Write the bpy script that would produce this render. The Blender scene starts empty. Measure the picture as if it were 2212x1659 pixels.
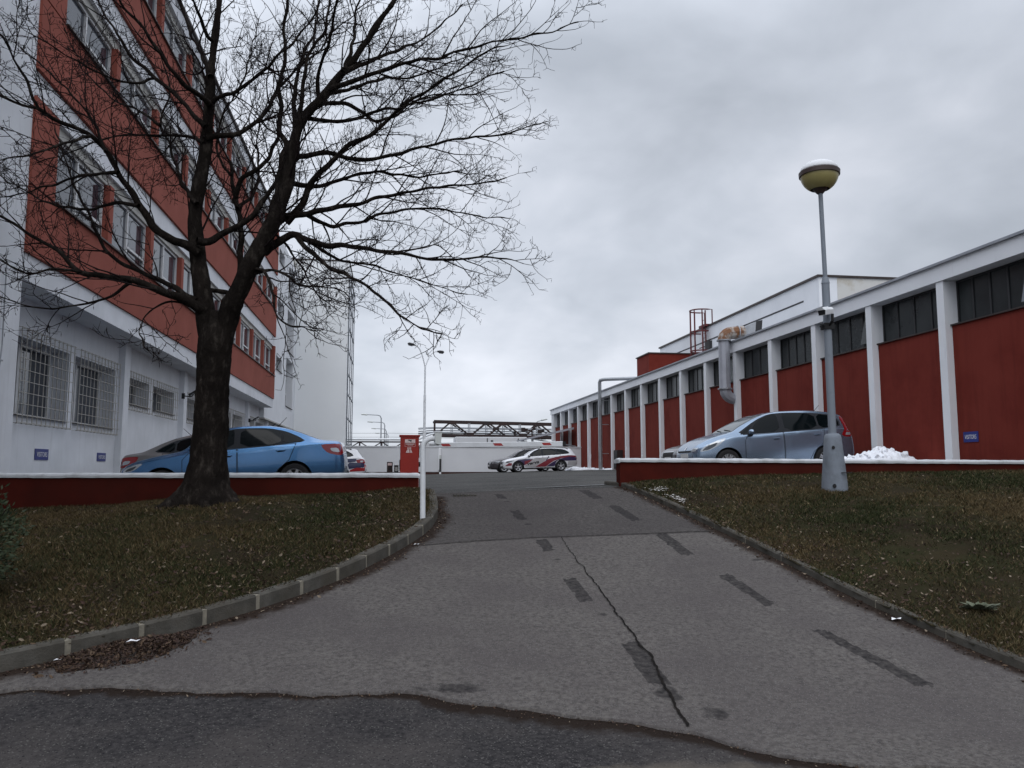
import bpy, bmesh, math, random
import numpy as np
from mathutils import Vector, Matrix, noise
from mathutils.bvhtree import BVHTree
R = math.radians
C = bpy.context.scene.collection
rng = random.Random(7)

# ------------------------------------------------------------------ camera, light
EYE = 1.6
cam = bpy.data.objects.new('camera', bpy.data.cameras.new('camera')); C.objects.link(cam)
cam.location = (0, 0, EYE)
cam.rotation_euler = (R(90) + math.atan(185.5 / 1740.0), 0, R(-8.4))
cam.data.sensor_width = 36.0
cam.data.lens = 36.0 * 1740.0 / 2212.0
cam.data.clip_start = 0.05
cam.data.clip_end = 8000
S = bpy.context.scene
S.camera = cam
S.view_settings.view_transform = 'Standard'
S.view_settings.look = 'None'
S.view_settings.gamma = 1.0
S.view_settings.exposure = 0.1
S.cycles.max_bounces = 6
SUN_EL, SUN_AZ = 46.0, 185.0         # overcast: a broad glow through the cloud from behind the camera
w = bpy.data.worlds.new('World'); S.world = w; w.use_nodes = True
nt = w.node_tree; N = nt.nodes; Lk = nt.links
for n in list(N): N.remove(n)
def wn(t, **k):
    n = N.new(t)
    for a, b in k.items(): setattr(n, a, b)
    return n
wo = wn('ShaderNodeOutputWorld'); bg = wn('ShaderNodeBackground'); bg.inputs[1].default_value = 0.1
sky = wn('ShaderNodeTexSky'); sky.sky_type = 'NISHITA'; sky.sun_disc = False
sky.sun_elevation = R(SUN_EL); sky.sun_rotation = R(SUN_AZ)
tc = wn('ShaderNodeTexCoord'); sep = wn('ShaderNodeSeparateXYZ'); Lk.new(tc.outputs['Generated'], sep.inputs[0])
def wm(op, a, b=None):
    n = wn('ShaderNodeMath', operation=op)
    for i, v in enumerate((a, b)):
        if v is None: continue
        if isinstance(v, (int, float)): n.inputs[i].default_value = v
        else: Lk.new(v, n.inputs[i])
    return n.outputs[0]
zc = wm('ADD', wm('MAXIMUM', sep.outputs[2], 0.0), 0.42)
cmb = wn('ShaderNodeCombineXYZ')
Lk.new(wm('DIVIDE', sep.outputs[0], zc), cmb.inputs[0]); Lk.new(wm('DIVIDE', sep.outputs[1], zc), cmb.inputs[1])
cmb.inputs[2].default_value = 9.3
def wnoise(scale, detail, rough, dist):
    n = wn('ShaderNodeTexNoise'); Lk.new(cmb.outputs[0], n.inputs['Vector'])
    n.inputs['Scale'].default_value = scale; n.inputs['Detail'].default_value = detail
    n.inputs['Roughness'].default_value = rough; n.inputs['Distortion'].default_value = dist
    return n.outputs['Fac']
big = wnoise(1.9, 4.0, 0.5, 0.3); fine = wnoise(5.0, 5.0, 0.55, 0.3)
mixv = wm('ADD', wm('MULTIPLY', big, 0.74), wm('MULTIPLY', fine, 0.26))
ramp = wn('ShaderNodeValToRGB'); Lk.new(mixv, ramp.inputs[0])
e = ramp.color_ramp.elements
e[0].position = 0.32; e[0].color = (0.355, 0.385, 0.435, 1)
e[1].position = 0.68; e[1].color = (0.71, 0.735, 0.805, 1)
m_ = e.new(0.5); m_.color = (0.515, 0.55, 0.615, 1)
sc_ = wn('ShaderNodeMix', data_type='RGBA', blend_type='MULTIPLY'); sc_.inputs[0].default_value = 1.0
Lk.new(ramp.outputs[0], sc_.inputs[6]); 
zen = wn('ShaderNodeMapRange'); zen.interpolation_type = 'SMOOTHSTEP'; Lk.new(sep.outputs[2], zen.inputs[0])     # an overcast sky is brightest overhead
zen.inputs[1].default_value = 0.36; zen.inputs[2].default_value = 0.85; zen.inputs[3].default_value = 12.2; zen.inputs[4].default_value = 27.0
gl = wm('MULTIPLY', zen.outputs[0], wm('SUBTRACT', 1.0, wm('MULTIPLY', sep.outputs[0], 0.24)))
cb3 = wn('ShaderNodeCombineXYZ'); [Lk.new(gl, cb3.inputs[i]) for i in range(3)]
Lk.new(cb3.outputs[0], sc_.inputs[7])
mx = wn('ShaderNodeMix', data_type='RGBA'); mx.inputs[0].default_value = 0.93
Lk.new(sky.outputs[0], mx.inputs[6]); Lk.new(sc_.outputs[2], mx.inputs[7])
Lk.new(mx.outputs[2], bg.inputs[0]); Lk.new(bg.outputs[0], wo.inputs[0])
sun = bpy.data.objects.new('sun', bpy.data.lights.new('sun', 'SUN')); C.objects.link(sun)
sun.data.energy = 0.6; sun.data.angle = R(40); sun.data.color = (1.0, 0.97, 0.93)
_a = R(SUN_AZ)
_d = Vector((math.sin(_a) * math.cos(R(SUN_EL)), math.cos(_a) * math.cos(R(SUN_EL)), math.sin(R(SUN_EL))))
sun.rotation_euler = (-_d).to_track_quat('-Z', 'Y').to_euler()
sun.location = _d * 60

# ------------------------------------------------------------------ materials
MATS = {}
def mat(name, col, rough=0.8, metal=0.0, col2=None, nscale=3.0, detail=6.0, lo=0.35, hi=0.65, stretch=(1, 1, 1),
        bump=0.0, bscale=40.0, bdist=0.01, spec=0.5, coat=0.0, speck=None, col3=None, n3=0.6, streak=None, trans=None, world=True):
    """A principled material: base colour mixed with col2 by noise, col3 by a broad noise, fine specks, rain streaks, bump."""
    m = bpy.data.materials.new(name); m.use_nodes = True
    t = m.node_tree; n = t.nodes; l = t.links
    b = n['Principled BSDF']
    b.inputs['Roughness'].default_value = rough; b.inputs['Metallic'].default_value = metal
    b.inputs['Specular IOR Level'].default_value = spec
    if coat: b.inputs['Coat Weight'].default_value = coat; b.inputs['Coat Roughness'].default_value = 0.04
    b.inputs['Base Color'].default_value = (*col, 1)
    if world:
        g = n.new('ShaderNodeNewGeometry'); vec = g.outputs['Position']
    else:
        g = n.new('ShaderNodeTexCoord'); vec = g.outputs['Object']
    mp = n.new('ShaderNodeMapping'); mp.inputs['Scale'].default_value = stretch; l.new(vec, mp.inputs[0]); vec2 = mp.outputs[0]
    def noi(scale, det=6.0, v=None, r=0.6):
        x = n.new('ShaderNodeTexNoise'); x.inputs['Scale'].default_value = scale; x.inputs['Detail'].default_value = det
        x.inputs['Roughness'].default_value = r; l.new(v or vec2, x.inputs['Vector']); return x.outputs['Fac']
    def rmp(f, a, c):
        x = n.new('ShaderNodeMapRange'); x.inputs[1].default_value = a; x.inputs[2].default_value = c; l.new(f, x.inputs[0]); x.clamp = True
        return x.outputs[0]
    cur = None
    def mixc(f, c):
        nonlocal cur
        x = n.new('ShaderNodeMix'); x.data_type = 'RGBA'; l.new(f, x.inputs[0])
        if cur is None: x.inputs[6].default_value = (*col, 1)
        else: l.new(cur, x.inputs[6])
        if isinstance(c, tuple): x.inputs[7].default_value = (*c, 1)
        else: l.new(c, x.inputs[7])
        cur = x.outputs[2]
    if col2: mixc(rmp(noi(nscale, detail), lo, hi), col2)
    if col3: mixc(rmp(noi(n3, 4.0, vec), 0.42, 0.72), col3)
    if streak:
        ms = n.new('ShaderNodeMapping'); ms.inputs['Scale'].default_value = (3.0, 3.0, 0.22); l.new(vec, ms.inputs[0])
        f = rmp(noi(2.2, 5.0, ms.outputs[0], 0.65), streak[1], streak[2]); mixc(f, streak[0])
    if speck:
        vo = n.new('ShaderNodeTexVoronoi'); vo.inputs['Scale'].default_value = speck[1]; l.new(vec, vo.inputs['Vector'])
        sb = n.new('ShaderNodeSeparateColor'); l.new(vo.outputs['Color'], sb.inputs[0])
        f = rmp(sb.outputs[0], 1.0 - speck[2], 1.0 - speck[2] * 0.6); mixc(f, speck[0])
        if len(speck) > 3:
            f = rmp(sb.outputs[1], 1.0 - speck[2], 1.0 - speck[2] * 0.6); mixc(f, speck[3])
    if cur is not None: l.new(cur, b.inputs['Base Color'])
    if bump:
        bp = n.new('ShaderNodeBump'); bp.inputs['Strength'].default_value = bump; bp.inputs['Distance'].default_value = bdist
        l.new(noi(bscale, 5.0), bp.inputs['Height']); l.new(bp.outputs[0], b.inputs['Normal'])
    if trans is not None:
        b.inputs['Alpha'].default_value = trans
    MATS[name] = m
    return m

white_wall = mat('white_render', (0.68, 0.695, 0.73), 0.9, col2=(0.75, 0.765, 0.80), nscale=1.3, bump=0.25, bscale=60, bdist=0.004,
                 streak=((0.52, 0.53, 0.545), 0.56, 0.9), col3=(0.64, 0.655, 0.68), n3=0.9, spec=0.2)
white_clean = mat('white_paint_render', (0.72, 0.735, 0.76), 0.9, col2=(0.78, 0.795, 0.82), nscale=0.8, bump=0.15, bscale=50, bdist=0.003,
                  streak=((0.52, 0.53, 0.54), 0.62, 0.9), spec=0.2)
tower_wall = mat('tower_render', (0.80, 0.82, 0.83), 0.9, col2=(0.84, 0.86, 0.87), nscale=0.3, bump=0.12, bscale=30, bdist=0.004, spec=0.2)
red_wall = mat('red_render', (0.130, 0.0190, 0.0130), 0.92, col2=(0.168, 0.0280, 0.0190), nscale=1.4, col3=(0.165, 0.029, 0.020), n3=0.35, bump=0.3, bscale=70, bdist=0.004,
               streak=((0.108, 0.0165, 0.0118), 0.50, 0.92), spec=0.15)
salmon_wall = mat('salmon_render', (0.255, 0.077, 0.056), 0.92, col2=(0.305, 0.094, 0.070), nscale=0.8, bump=0.25, bscale=70, bdist=0.004,
                  streak=((0.22, 0.06, 0.04), 0.6, 0.9), spec=0.15)
parapet_red = mat('parapet_render', (0.072, 0.0125, 0.0088), 0.95, col2=(0.046, 0.0098, 0.0075), nscale=2.2, lo=0.4, hi=0.7, bump=0.35, bscale=80, bdist=0.005,
                  col3=(0.055, 0.015, 0.011), spec=0.05)
cap_white = mat('coping_paint', (0.60, 0.62, 0.64), 0.9, col2=(0.36, 0.37, 0.37), nscale=5, detail=9, lo=0.48, hi=0.78, bump=0.4, bscale=60, bdist=0.004, spec=0.2)
beige_trim = mat('beige_panel', (0.42, 0.41, 0.38), 0.85, col2=(0.5, 0.49, 0.46), nscale=2)
dark_sill = mat('dark_sheet_metal', (0.03, 0.022, 0.02), 0.5, metal=0.3, col2=(0.05, 0.035, 0.03))
frame_white = mat('white_window_frame', (0.68, 0.69, 0.70), 0.5, col2=(0.6, 0.6, 0.6), nscale=4)
frame_dark = mat('dark_window_frame', (0.018, 0.018, 0.02), 0.6)
glass_blue = mat('window_glass', (0.022, 0.027, 0.038), 0.06, col2=(0.07, 0.08, 0.10), nscale=1.1, spec=0.9, bump=0.05, bscale=1.2, bdist=0.02)
glass_dark = mat('hall_glass', (0.014, 0.017, 0.018), 0.22, col2=(0.028, 0.033, 0.034), nscale=1.4, spec=0.32, bump=0.1, bscale=8, bdist=0.01)
glass_tower = mat('tower_glass', (0.16, 0.19, 0.23), 0.05, spec=0.9)
grille_mat = mat('grille_paint', (0.40, 0.385, 0.35), 0.6, col2=(0.34, 0.29, 0.24), nscale=9, lo=0.5, hi=0.7)
steel = mat('galvanised_steel', (0.38, 0.40, 0.42), 0.45, metal=0.6, col2=(0.30, 0.31, 0.33), nscale=5)
zinc = mat('zinc_duct', (0.40, 0.41, 0.45), 0.5, metal=0.35, col2=(0.33, 0.34, 0.38), nscale=3)
rust = mat('rusty_duct', (0.33, 0.30, 0.27), 0.7, col2=(0.16, 0.065, 0.022), nscale=2.4, lo=0.47, hi=0.56)
roof_edge = mat('roof_flashing', (0.26, 0.28, 0.31), 0.5, metal=0.4, col2=(0.34, 0.36, 0.39), nscale=2)
snow = mat('snow', (0.86, 0.88, 0.92), 0.7, col2=(0.76, 0.78, 0.82), nscale=5, bump=0.5, bscale=25, bdist=0.03)
old_snow = mat('dirty_snow', (0.5, 0.48, 0.46), 0.8, col2=(0.36, 0.34, 0.31), nscale=14)
black_metal = mat('black_metal', (0.012, 0.012, 0.014), 0.5)
dark_rust = mat('dark_rusty_steel', (0.016, 0.011, 0.012), 0.7, col2=(0.035, 0.014, 0.011), nscale=1.2)
red_paint = mat('red_cabinet_paint', (0.33, 0.017, 0.008), 0.42, col2=(0.28, 0.014, 0.007), nscale=3, spec=0.4)
red_mark = mat('red_marking', (0.36, 0.03, 0.03), 0.5)
white_paint = mat('white_gloss_paint', (0.72, 0.74, 0.76), 0.4, col2=(0.6, 0.61, 0.62), nscale=5, lo=0.5, hi=0.8)
white_mark = mat('white_marking', (0.78, 0.78, 0.80), 0.6)
pink_mark = mat('pale_marking', (0.75, 0.60, 0.58), 0.6)
blue_sign = mat('blue_sign', (0.012, 0.022, 0.16), 0.45, col2=(0.016, 0.03, 0.2))
grey_box = mat('grey_box', (0.52, 0.54, 0.52), 0.5)
grey_post = mat('grey_post_paint', (0.19, 0.215, 0.25), 0.65, col2=(0.20, 0.225, 0.26), nscale=6, bump=0.15, bscale=40)
grey_conc = mat('painted_concrete', (0.19, 0.215, 0.25), 0.85, col2=(0.125, 0.14, 0.16), nscale=5, lo=0.42, hi=0.75, bump=0.5, bscale=45, bdist=0.006)
lamp_bowl = mat('yellowed_lamp_bowl', (0.36, 0.31, 0.13), 0.35, col2=(0.30, 0.25, 0.09), nscale=3)
lamp_ring = mat('lamp_ring', (0.045, 0.028, 0.024), 0.5)
lamp_dome = mat('lamp_dome', (0.66, 0.67, 0.69), 0.5)
panel_white = mat('fence_panel', (0.63, 0.64, 0.66), 0.8, col2=(0.67, 0.68, 0.70), nscale=0.7, bump=0.1, bscale=60, spec=0.2)
plinth_brown = mat('plinth_brown', (0.055, 0.02, 0.016), 0.9)
asphalt = mat('old_asphalt', (0.126, 0.115, 0.106), 0.95, col2=(0.056, 0.050, 0.048), nscale=26, detail=10, lo=0.38, hi=0.68, bump=0.7, bscale=120, bdist=0.006,
              speck=((0.15, 0.144, 0.138), 170, 0.06, (0.05, 0.047, 0.05)), col3=(0.078, 0.069, 0.067), n3=0.9, spec=0.08)
asphalt_new = mat('dark_asphalt', (0.054, 0.050, 0.050), 0.95, col2=(0.020, 0.019, 0.020), nscale=30, detail=10, lo=0.36, hi=0.66, bump=1.0, bscale=90, bdist=0.009,
                  speck=((0.105, 0.10, 0.094), 120, 0.06, (0.018, 0.017, 0.019)), col3=(0.075, 0.067, 0.063), n3=0.8, spec=0.08)
asphalt_lot = mat('car_park_asphalt', (0.060, 0.060, 0.058), 0.95, col2=(0.088, 0.086, 0.082), nscale=0.8, bump=0.5, bscale=80, bdist=0.006,
                  speck=((0.13, 0.13, 0.125), 40, 0.1, (0.04, 0.04, 0.04)), col3=(0.046, 0.045, 0.044), n3=0.5, spec=0.06)
tar = mat('tar', (0.008, 0.0075, 0.0075), 0.95, col2=(0.018, 0.015, 0.013), nscale=14, bump=0.6, bscale=80, spec=0.05)
dirt = mat('wet_dirt', (0.022, 0.016, 0.013), 0.95, col2=(0.045, 0.034, 0.027), nscale=9, bump=0.9, bscale=60, bdist=0.012, spec=0.05)
soil = mat('lawn_soil', (0.034, 0.027, 0.015), 0.97, col2=(0.024, 0.025, 0.011), nscale=2.1, lo=0.4, hi=0.62, bump=1.0, bscale=45, bdist=0.02,
           col3=(0.023, 0.017, 0.011), n3=0.8, spec=0.03)
concrete = mat('kerb_concrete', (0.105, 0.098, 0.085), 0.95, col2=(0.055, 0.052, 0.045), nscale=6, bump=0.8, bscale=70, bdist=0.008, spec=0.15,
               col3=(0.07, 0.062, 0.05), n3=2.5)
mortar = mat('kerb_mortar', (0.25, 0.225, 0.175), 0.95, col2=(0.16, 0.145, 0.115), nscale=10, bump=0.6, bscale=60)
bark = mat('dark_bark', (0.019, 0.0155, 0.0135), 0.95, col2=(0.075, 0.064, 0.054), nscale=13, detail=10, lo=0.52, hi=0.76, stretch=(1, 1, 0.4), bump=1.0, bscale=24, bdist=0.04,
           col3=(0.0085, 0.007, 0.0062), n3=2.5, spec=0.03)
twig_mat = mat('twig_bark', (0.012, 0.008, 0.008), 0.9, spec=0.1)
stem_brown = mat('dry_leaf', (0.13, 0.085, 0.05), 0.9)
tyre = mat('tyre', (0.012, 0.012, 0.013), 0.85)
arch_black = mat('black_plastic', (0.008, 0.008, 0.009), 0.7)
rim_mat = mat('alloy', (0.52, 0.53, 0.55), 0.35, metal=0.7)
car_glass = mat('car_glass', (0.003, 0.005, 0.006), 0.04, spec=0.16)
screen_glass = mat('windscreen_glass', (0.06, 0.075, 0.08), 0.03, spec=0.5)
lamp_red = mat('tail_light_red', (0.22, 0.006, 0.009), 0.12, spec=0.8)
lamp_clear = mat('headlight_clear', (0.42, 0.44, 0.46), 0.08, metal=0.5)
lamp_dark = mat('headlight_dark', (0.03, 0.033, 0.038), 0.08, spec=0.9)
gap_black = mat('panel_gap', (0.006, 0.008, 0.012), 0.8)
plate_mat = mat('number_plate', (0.6, 0.6, 0.6), 0.5)
chrome = mat('chrome', (0.6, 0.61, 0.63), 0.12, metal=1.0)

# ------------------------------------------------------------------ mesh helpers
class MB:
    """Collects vertices and faces in world (or local) space and links them as one mesh object."""
    def __init__(s): s.v = []; s.f = []; s.m = []
    def add(s, vs, fs, mi=0):
        o = len(s.v); s.v.extend([tuple(p) for p in vs])
        for f in fs: s.f.append(tuple(i + o for i in f)); s.m.append(mi)
        return s
    def box(s, a, b, mi=0):
        x0, y0, z0 = [min(p, q) for p, q in zip(a, b)]; x1, y1, z1 = [max(p, q) for p, q in zip(a, b)]
        v = [(x0, y0, z0), (x1, y0, z0), (x1, y1, z0), (x0, y1, z0), (x0, y0, z1), (x1, y0, z1), (x1, y1, z1), (x0, y1, z1)]
        return s.add(v, [(0, 3, 2, 1), (4, 5, 6, 7), (0, 1, 5, 4), (1, 2, 6, 5), (2, 3, 7, 6), (3, 0, 4, 7)], mi)
    def hexa(s, bot, top, mi=0):
        k = len(bot)
        f = [tuple(range(k - 1, -1, -1)), tuple(range(k, 2 * k))] + [(i, (i + 1) % k, k + (i + 1) % k, k + i) for i in range(k)]
        return s.add(list(bot) + list(top), f, mi)
    def tube(s, pts, rad, n=8, mi=0, caps=True):
        pts = [Vector(p) for p in pts]; k = len(pts)
        if not hasattr(rad, '__len__'): rad = [rad] * k
        vs = []; up = None
        for i, p in enumerate(pts):
            t = (pts[min(i + 1, k - 1)] - pts[max(i - 1, 0)])
            if t.length < 1e-9: t = Vector((0, 0, 1))
            t.normalize()
            if up is None: up = t.orthogonal().normalized()
            up = (up - t * up.dot(t))
            up = up.normalized() if up.length > 1e-6 else t.orthogonal().normalized()
            sd = t.cross(up)
            for j in range(n):
                a = 2 * math.pi * j / n
                vs.append(p + (up * math.cos(a) + sd * math.sin(a)) * rad[i])
        fs = [(i * n + j, i * n + (j + 1) % n, (i + 1) * n + (j + 1) % n, (i + 1) * n + j) for i in range(k - 1) for j in range(n)]
        if caps: fs += [tuple(range(n - 1, -1, -1)), tuple(range((k - 1) * n, k * n))]
        return s.add(vs, fs, mi)
    def lathe(s, c, prof, n=24, mi=0, axis='z', caps=True):
        vs = []; c = Vector(c)
        for r, h in prof:
            for j in range(n):
                a = 2 * math.pi * j / n
                q = (r * math.cos(a), r * math.sin(a), h)
                if axis == 'y': q = (q[0], q[2], -q[1])
                if axis == 'x': q = (q[2], q[0], q[1])
                vs.append(c + Vector(q))
        k = len(prof)
        fs = [(i * n + j, i * n + (j + 1) % n, (i + 1) * n + (j + 1) % n, (i + 1) * n + j) for i in range(k - 1) for j in range(n)]
        if caps: fs += [tuple(range(n - 1, -1, -1)), tuple(range((k - 1) * n, k * n))]
        return s.add(vs, fs, mi)
    def build(s, name, mats, parent=None, local=False, smooth=False, bevel=0.0):
        me = bpy.data.meshes.new(name)
        vs = s.v
        if parent is not None and not local:
            o = parent.location
            if parent.parent is not None: o = o + parent.parent.location
            vs = [(p[0] - o[0], p[1] - o[1], p[2] - o[2]) for p in vs]
        me.from_pydata(vs, [], s.f); me.update()
        mats = mats if isinstance(mats, (list, tuple)) else [mats]
        for m in mats: me.materials.append(m)
        if len(mats) > 1: me.polygons.foreach_set('material_index', s.m)
        if smooth:
            me.polygons.foreach_set('use_smooth', [True] * len(me.polygons))
            if smooth is not True: me.set_sharp_from_angle(angle=R(smooth))
        o = bpy.data.objects.new(name, me); C.objects.link(o)
        if parent is not None: o.parent = parent
        if bevel:
            bv = o.modifiers.new('bevel', 'BEVEL'); bv.width = bevel; bv.segments = 2; bv.limit_method = 'ANGLE'
        return o
def tag(o, label, cat, group=None, kind=None):
    if label: o['label'] = label
    if cat: o['category'] = cat
    if group: o['group'] = group
    if kind: o['kind'] = kind
    return o
def thing(name, loc, label, cat, group=None):
    o = bpy.data.objects.new(name, None); C.objects.link(o); o.location = loc; o.empty_display_size = 0.2
    return tag(o, label, cat, group)
def setting(name, mb, m, label=None, smooth=False, kind='structure'):
    o = mb.build(name, m, smooth=smooth); o['kind'] = kind
    if label: o['label'] = label
    return o
def copy_tree(o, parent=None):
    c = o.copy(); C.objects.link(c)
    if parent is not None: c.parent = parent
    for ch in list(o.children): copy_tree(ch, c)
    return c
def boxed(name, a, b, m, parent=None, bevel=0.0): return MB().box(a, b).build(name, m, parent, bevel=bevel)
def text_mesh(body, size, shear=0.0, spacing=1.0, bold=0.0):
    cu = bpy.data.curves.new('lettering', 'FONT'); cu.body = body; cu.size = size; cu.shear = shear
    cu.align_x = 'CENTER'; cu.align_y = 'CENTER'; cu.space_character = spacing; cu.offset = bold; cu.resolution_u = 3
    ob = bpy.data.objects.new('lettering', cu); C.objects.link(ob)
    dg = bpy.context.evaluated_depsgraph_get(); me = bpy.data.meshes.new_from_object(ob.evaluated_get(dg))
    vs = [tuple(v.co) for v in me.vertices]; fs = [tuple(p.vertices) for p in me.polygons]
    bpy.data.objects.remove(ob); bpy.data.curves.remove(cu); bpy.data.meshes.remove(me)
    return vs, fs
# ------------------------------------------------------------------ ground
def lot_z(x): return 1.22 + (0.03 * min(14.0, x) if x > 0 else 0.055 * max(-9.0, x))
def ramp_t(y):
    t = (y - 5.0) / 8.5; k = 0.035
    t = 0.5 * (t + math.sqrt(t * t + k * k))                      # soft foot
    return 1.0 - 0.5 * ((1 - t) + math.sqrt((1 - t) ** 2 + k * k)) if t < 1.6 else 1.0
def drive_z(x, y): return lot_z(x) * max(0.0, ramp_t(y))
KERB_L = [(-6.5, 4.2), (-4.6, 5.15), (-3.3, 5.98), (-2.73, 6.35), (-2.26, 6.68), (-1.79, 7.02), (-1.39, 7.39), (-1.02, 7.78), (-0.7, 8.21), (-0.41, 8.64), (-0.16, 9.1),
          (0.07, 9.56), (0.27, 10.03), (0.43, 10.45), (0.58, 11.0), (0.66, 11.56), (0.68, 12.3), (0.68, 12.96)]
KERB_R = [(4.95, 3.9), (4.85, 4.7), (4.72, 5.6), (4.6, 6.1), (4.48, 6.66), (4.41, 7.37), (4.36, 7.92), (4.33, 8.5), (4.27, 9.43), (4.2, 10.34), (4.13, 11.17), (4.02, 12.38), (3.93, 13.2), (3.88, 13.46)]
SEAM = [(-6.4, 4.0), (-4.4, 5.2), (-2.9, 5.98), (-2.59, 6.05), (-2.38, 6.08), (-2.01, 6.03), (-1.52, 5.91), (-0.92, 5.83), (-0.29, 5.73), (-0.14, 5.71), (0.22, 5.64), (0.51, 5.52), (0.79, 5.4), (1.12, 5.25),
        (1.44, 5.12), (1.63, 5.01), (1.82, 4.93), (1.93, 4.82), (2.05, 4.62), (2.25, 4.45), (2.6, 4.25), (3.3, 4.05), (4.3, 3.9), (5.2, 3.8)]
def resample(pts, step):
    out = []; acc = 0.0; pts = [Vector(p) for p in pts]; out.append(pts[0].copy()); need = step
    for a, b in zip(pts, pts[1:]):
        d = (b - a).length; pos = need
        while pos <= d: out.append(a.lerp(b, pos / d)); pos += step
        need = pos - d
    return out
def interp_x(pts, y):           # x of a polyline (sorted by y) at y
    if y <= pts[0][1]: return pts[0][0]
    for (x0, y0), (x1, y1) in zip(pts, pts[1:]):
        if y0 <= y <= y1: return x0 + (x1 - x0) * (y - y0) / (y1 - y0)
    return pts[-1][0]
def interp_y(pts, x):           # y of a polyline (sorted by x) at x
    if x <= pts[0][0]: return pts[0][1]
    for (x0, y0), (x1, y1) in zip(pts, pts[1:]):
        if x0 <= x <= x1: return y0 + (y1 - y0) * (x - x0) / (x1 - x0)
    return pts[-1][1]
def sheet(xs, ys, zf):
    mb = MB(); nx = len(xs)
    vs = [(x, y, zf(x, y)) for y in ys for x in xs]
    fs = [(j * nx + i, j * nx + i + 1, (j + 1) * nx + i + 1, (j + 1) * nx + i) for j in range(len(ys) - 1) for i in range(nx - 1)]
    return mb.add(vs, fs)
def lin(a, b, n): return [a + (b - a) * i / (n - 1) for i in range(n)]
# one sheet to the horizon, under everything
setting('ground', sheet([-4000, -400, -60] + lin(-14, 16, 13) + [60, 400, 4000], [-3000, -200, -20, 0, 4] + lin(5, 14, 19) + [30, 60, 120, 400, 5000],
                        lambda x, y: drive_z(x, y) - 0.16), asphalt_lot)
setting('car_park', sheet(lin(-8, 14, 23), [13.46, 13.7] + lin(14, 60, 24), lambda x, y: drive_z(x, y)), asphalt_lot, smooth=True)
# the ramp: fine mesh from the broken seam up to the crest, with an attribute for worn patches
def in_poly(x, y, P):
    c = False; j = len(P) - 1
    for i in range(len(P)):
        if (P[i][1] > y) != (P[j][1] > y) and x < (P[j][0] - P[i][0]) * (y - P[i][1]) / (P[j][1] - P[i][1] + 1e-12) + P[i][0]: c = not c
        j = i
    return c
PATCH = [[(1.64, 13.12), (1.78, 13.12), (1.80, 12.67), (1.66, 12.71)], [(1.70, 11.76), (1.85, 11.76), (1.86, 11.13), (1.71, 11.13)], [(1.75, 9.98), (1.91, 9.97), (1.90, 9.38), (1.75, 9.36)],
         [(1.74, 8.26), (1.88, 8.26), (1.89, 7.52), (1.75, 7.48)], [(1.83, 6.44), (2.0, 6.5), (1.97, 5.6), (1.80, 5.68)],
         [(3.07, 13.22), (3.24, 13.26), (3.3, 12.43), (3.12, 12.42)], [(3.2, 11.87), (3.38, 11.9), (3.42, 10.86), (3.25, 10.8)], [(3.33, 10.07), (3.5, 10.08), (3.46, 9.03), (3.29, 9.01)],
         [(3.39, 8.2), (3.54, 8.26), (3.57, 7.24), (3.43, 7.2)], [(3.53, 6.6), (3.67, 6.55), (3.86, 5.45), (3.70, 5.40)]]
BLOB = [(1.84, 9.02, 0.07, 0.05), (1.86, 7.15, 0.075, 0.06), (1.82, 10.83, 0.06, 0.05), (1.76, 12.44, 0.07, 0.05), (0.45, 5.72, 0.30, 0.10), (0.15, 5.62, 0.2, 0.05), (1.88, 5.5, 0.10, 0.16), (2.08, 5.15, 0.12, 0.10), (4.1, 8.75, 0.1, 0.05)]
def dist_poly(x, y, P):
    best = 9.0
    for (x0, y0), (x1, y1) in zip(P, P[1:]):
        dx, dy = x1 - x0, y1 - y0; t = max(0, min(1, ((x - x0) * dx + (y - y0) * dy) / (dx * dx + dy * dy)))
        best = min(best, math.hypot(x - x0 - t * dx, y - y0 - t * dy))
    return best
def seam_jit(x): return 0.085 * noise.noise((x * 2.7, 1.3, 0)) + 0.034 * noise.noise((x * 9, 1.3, 4)) + 0.014 * noise.noise((x * 31, 7.7, 0))
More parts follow.
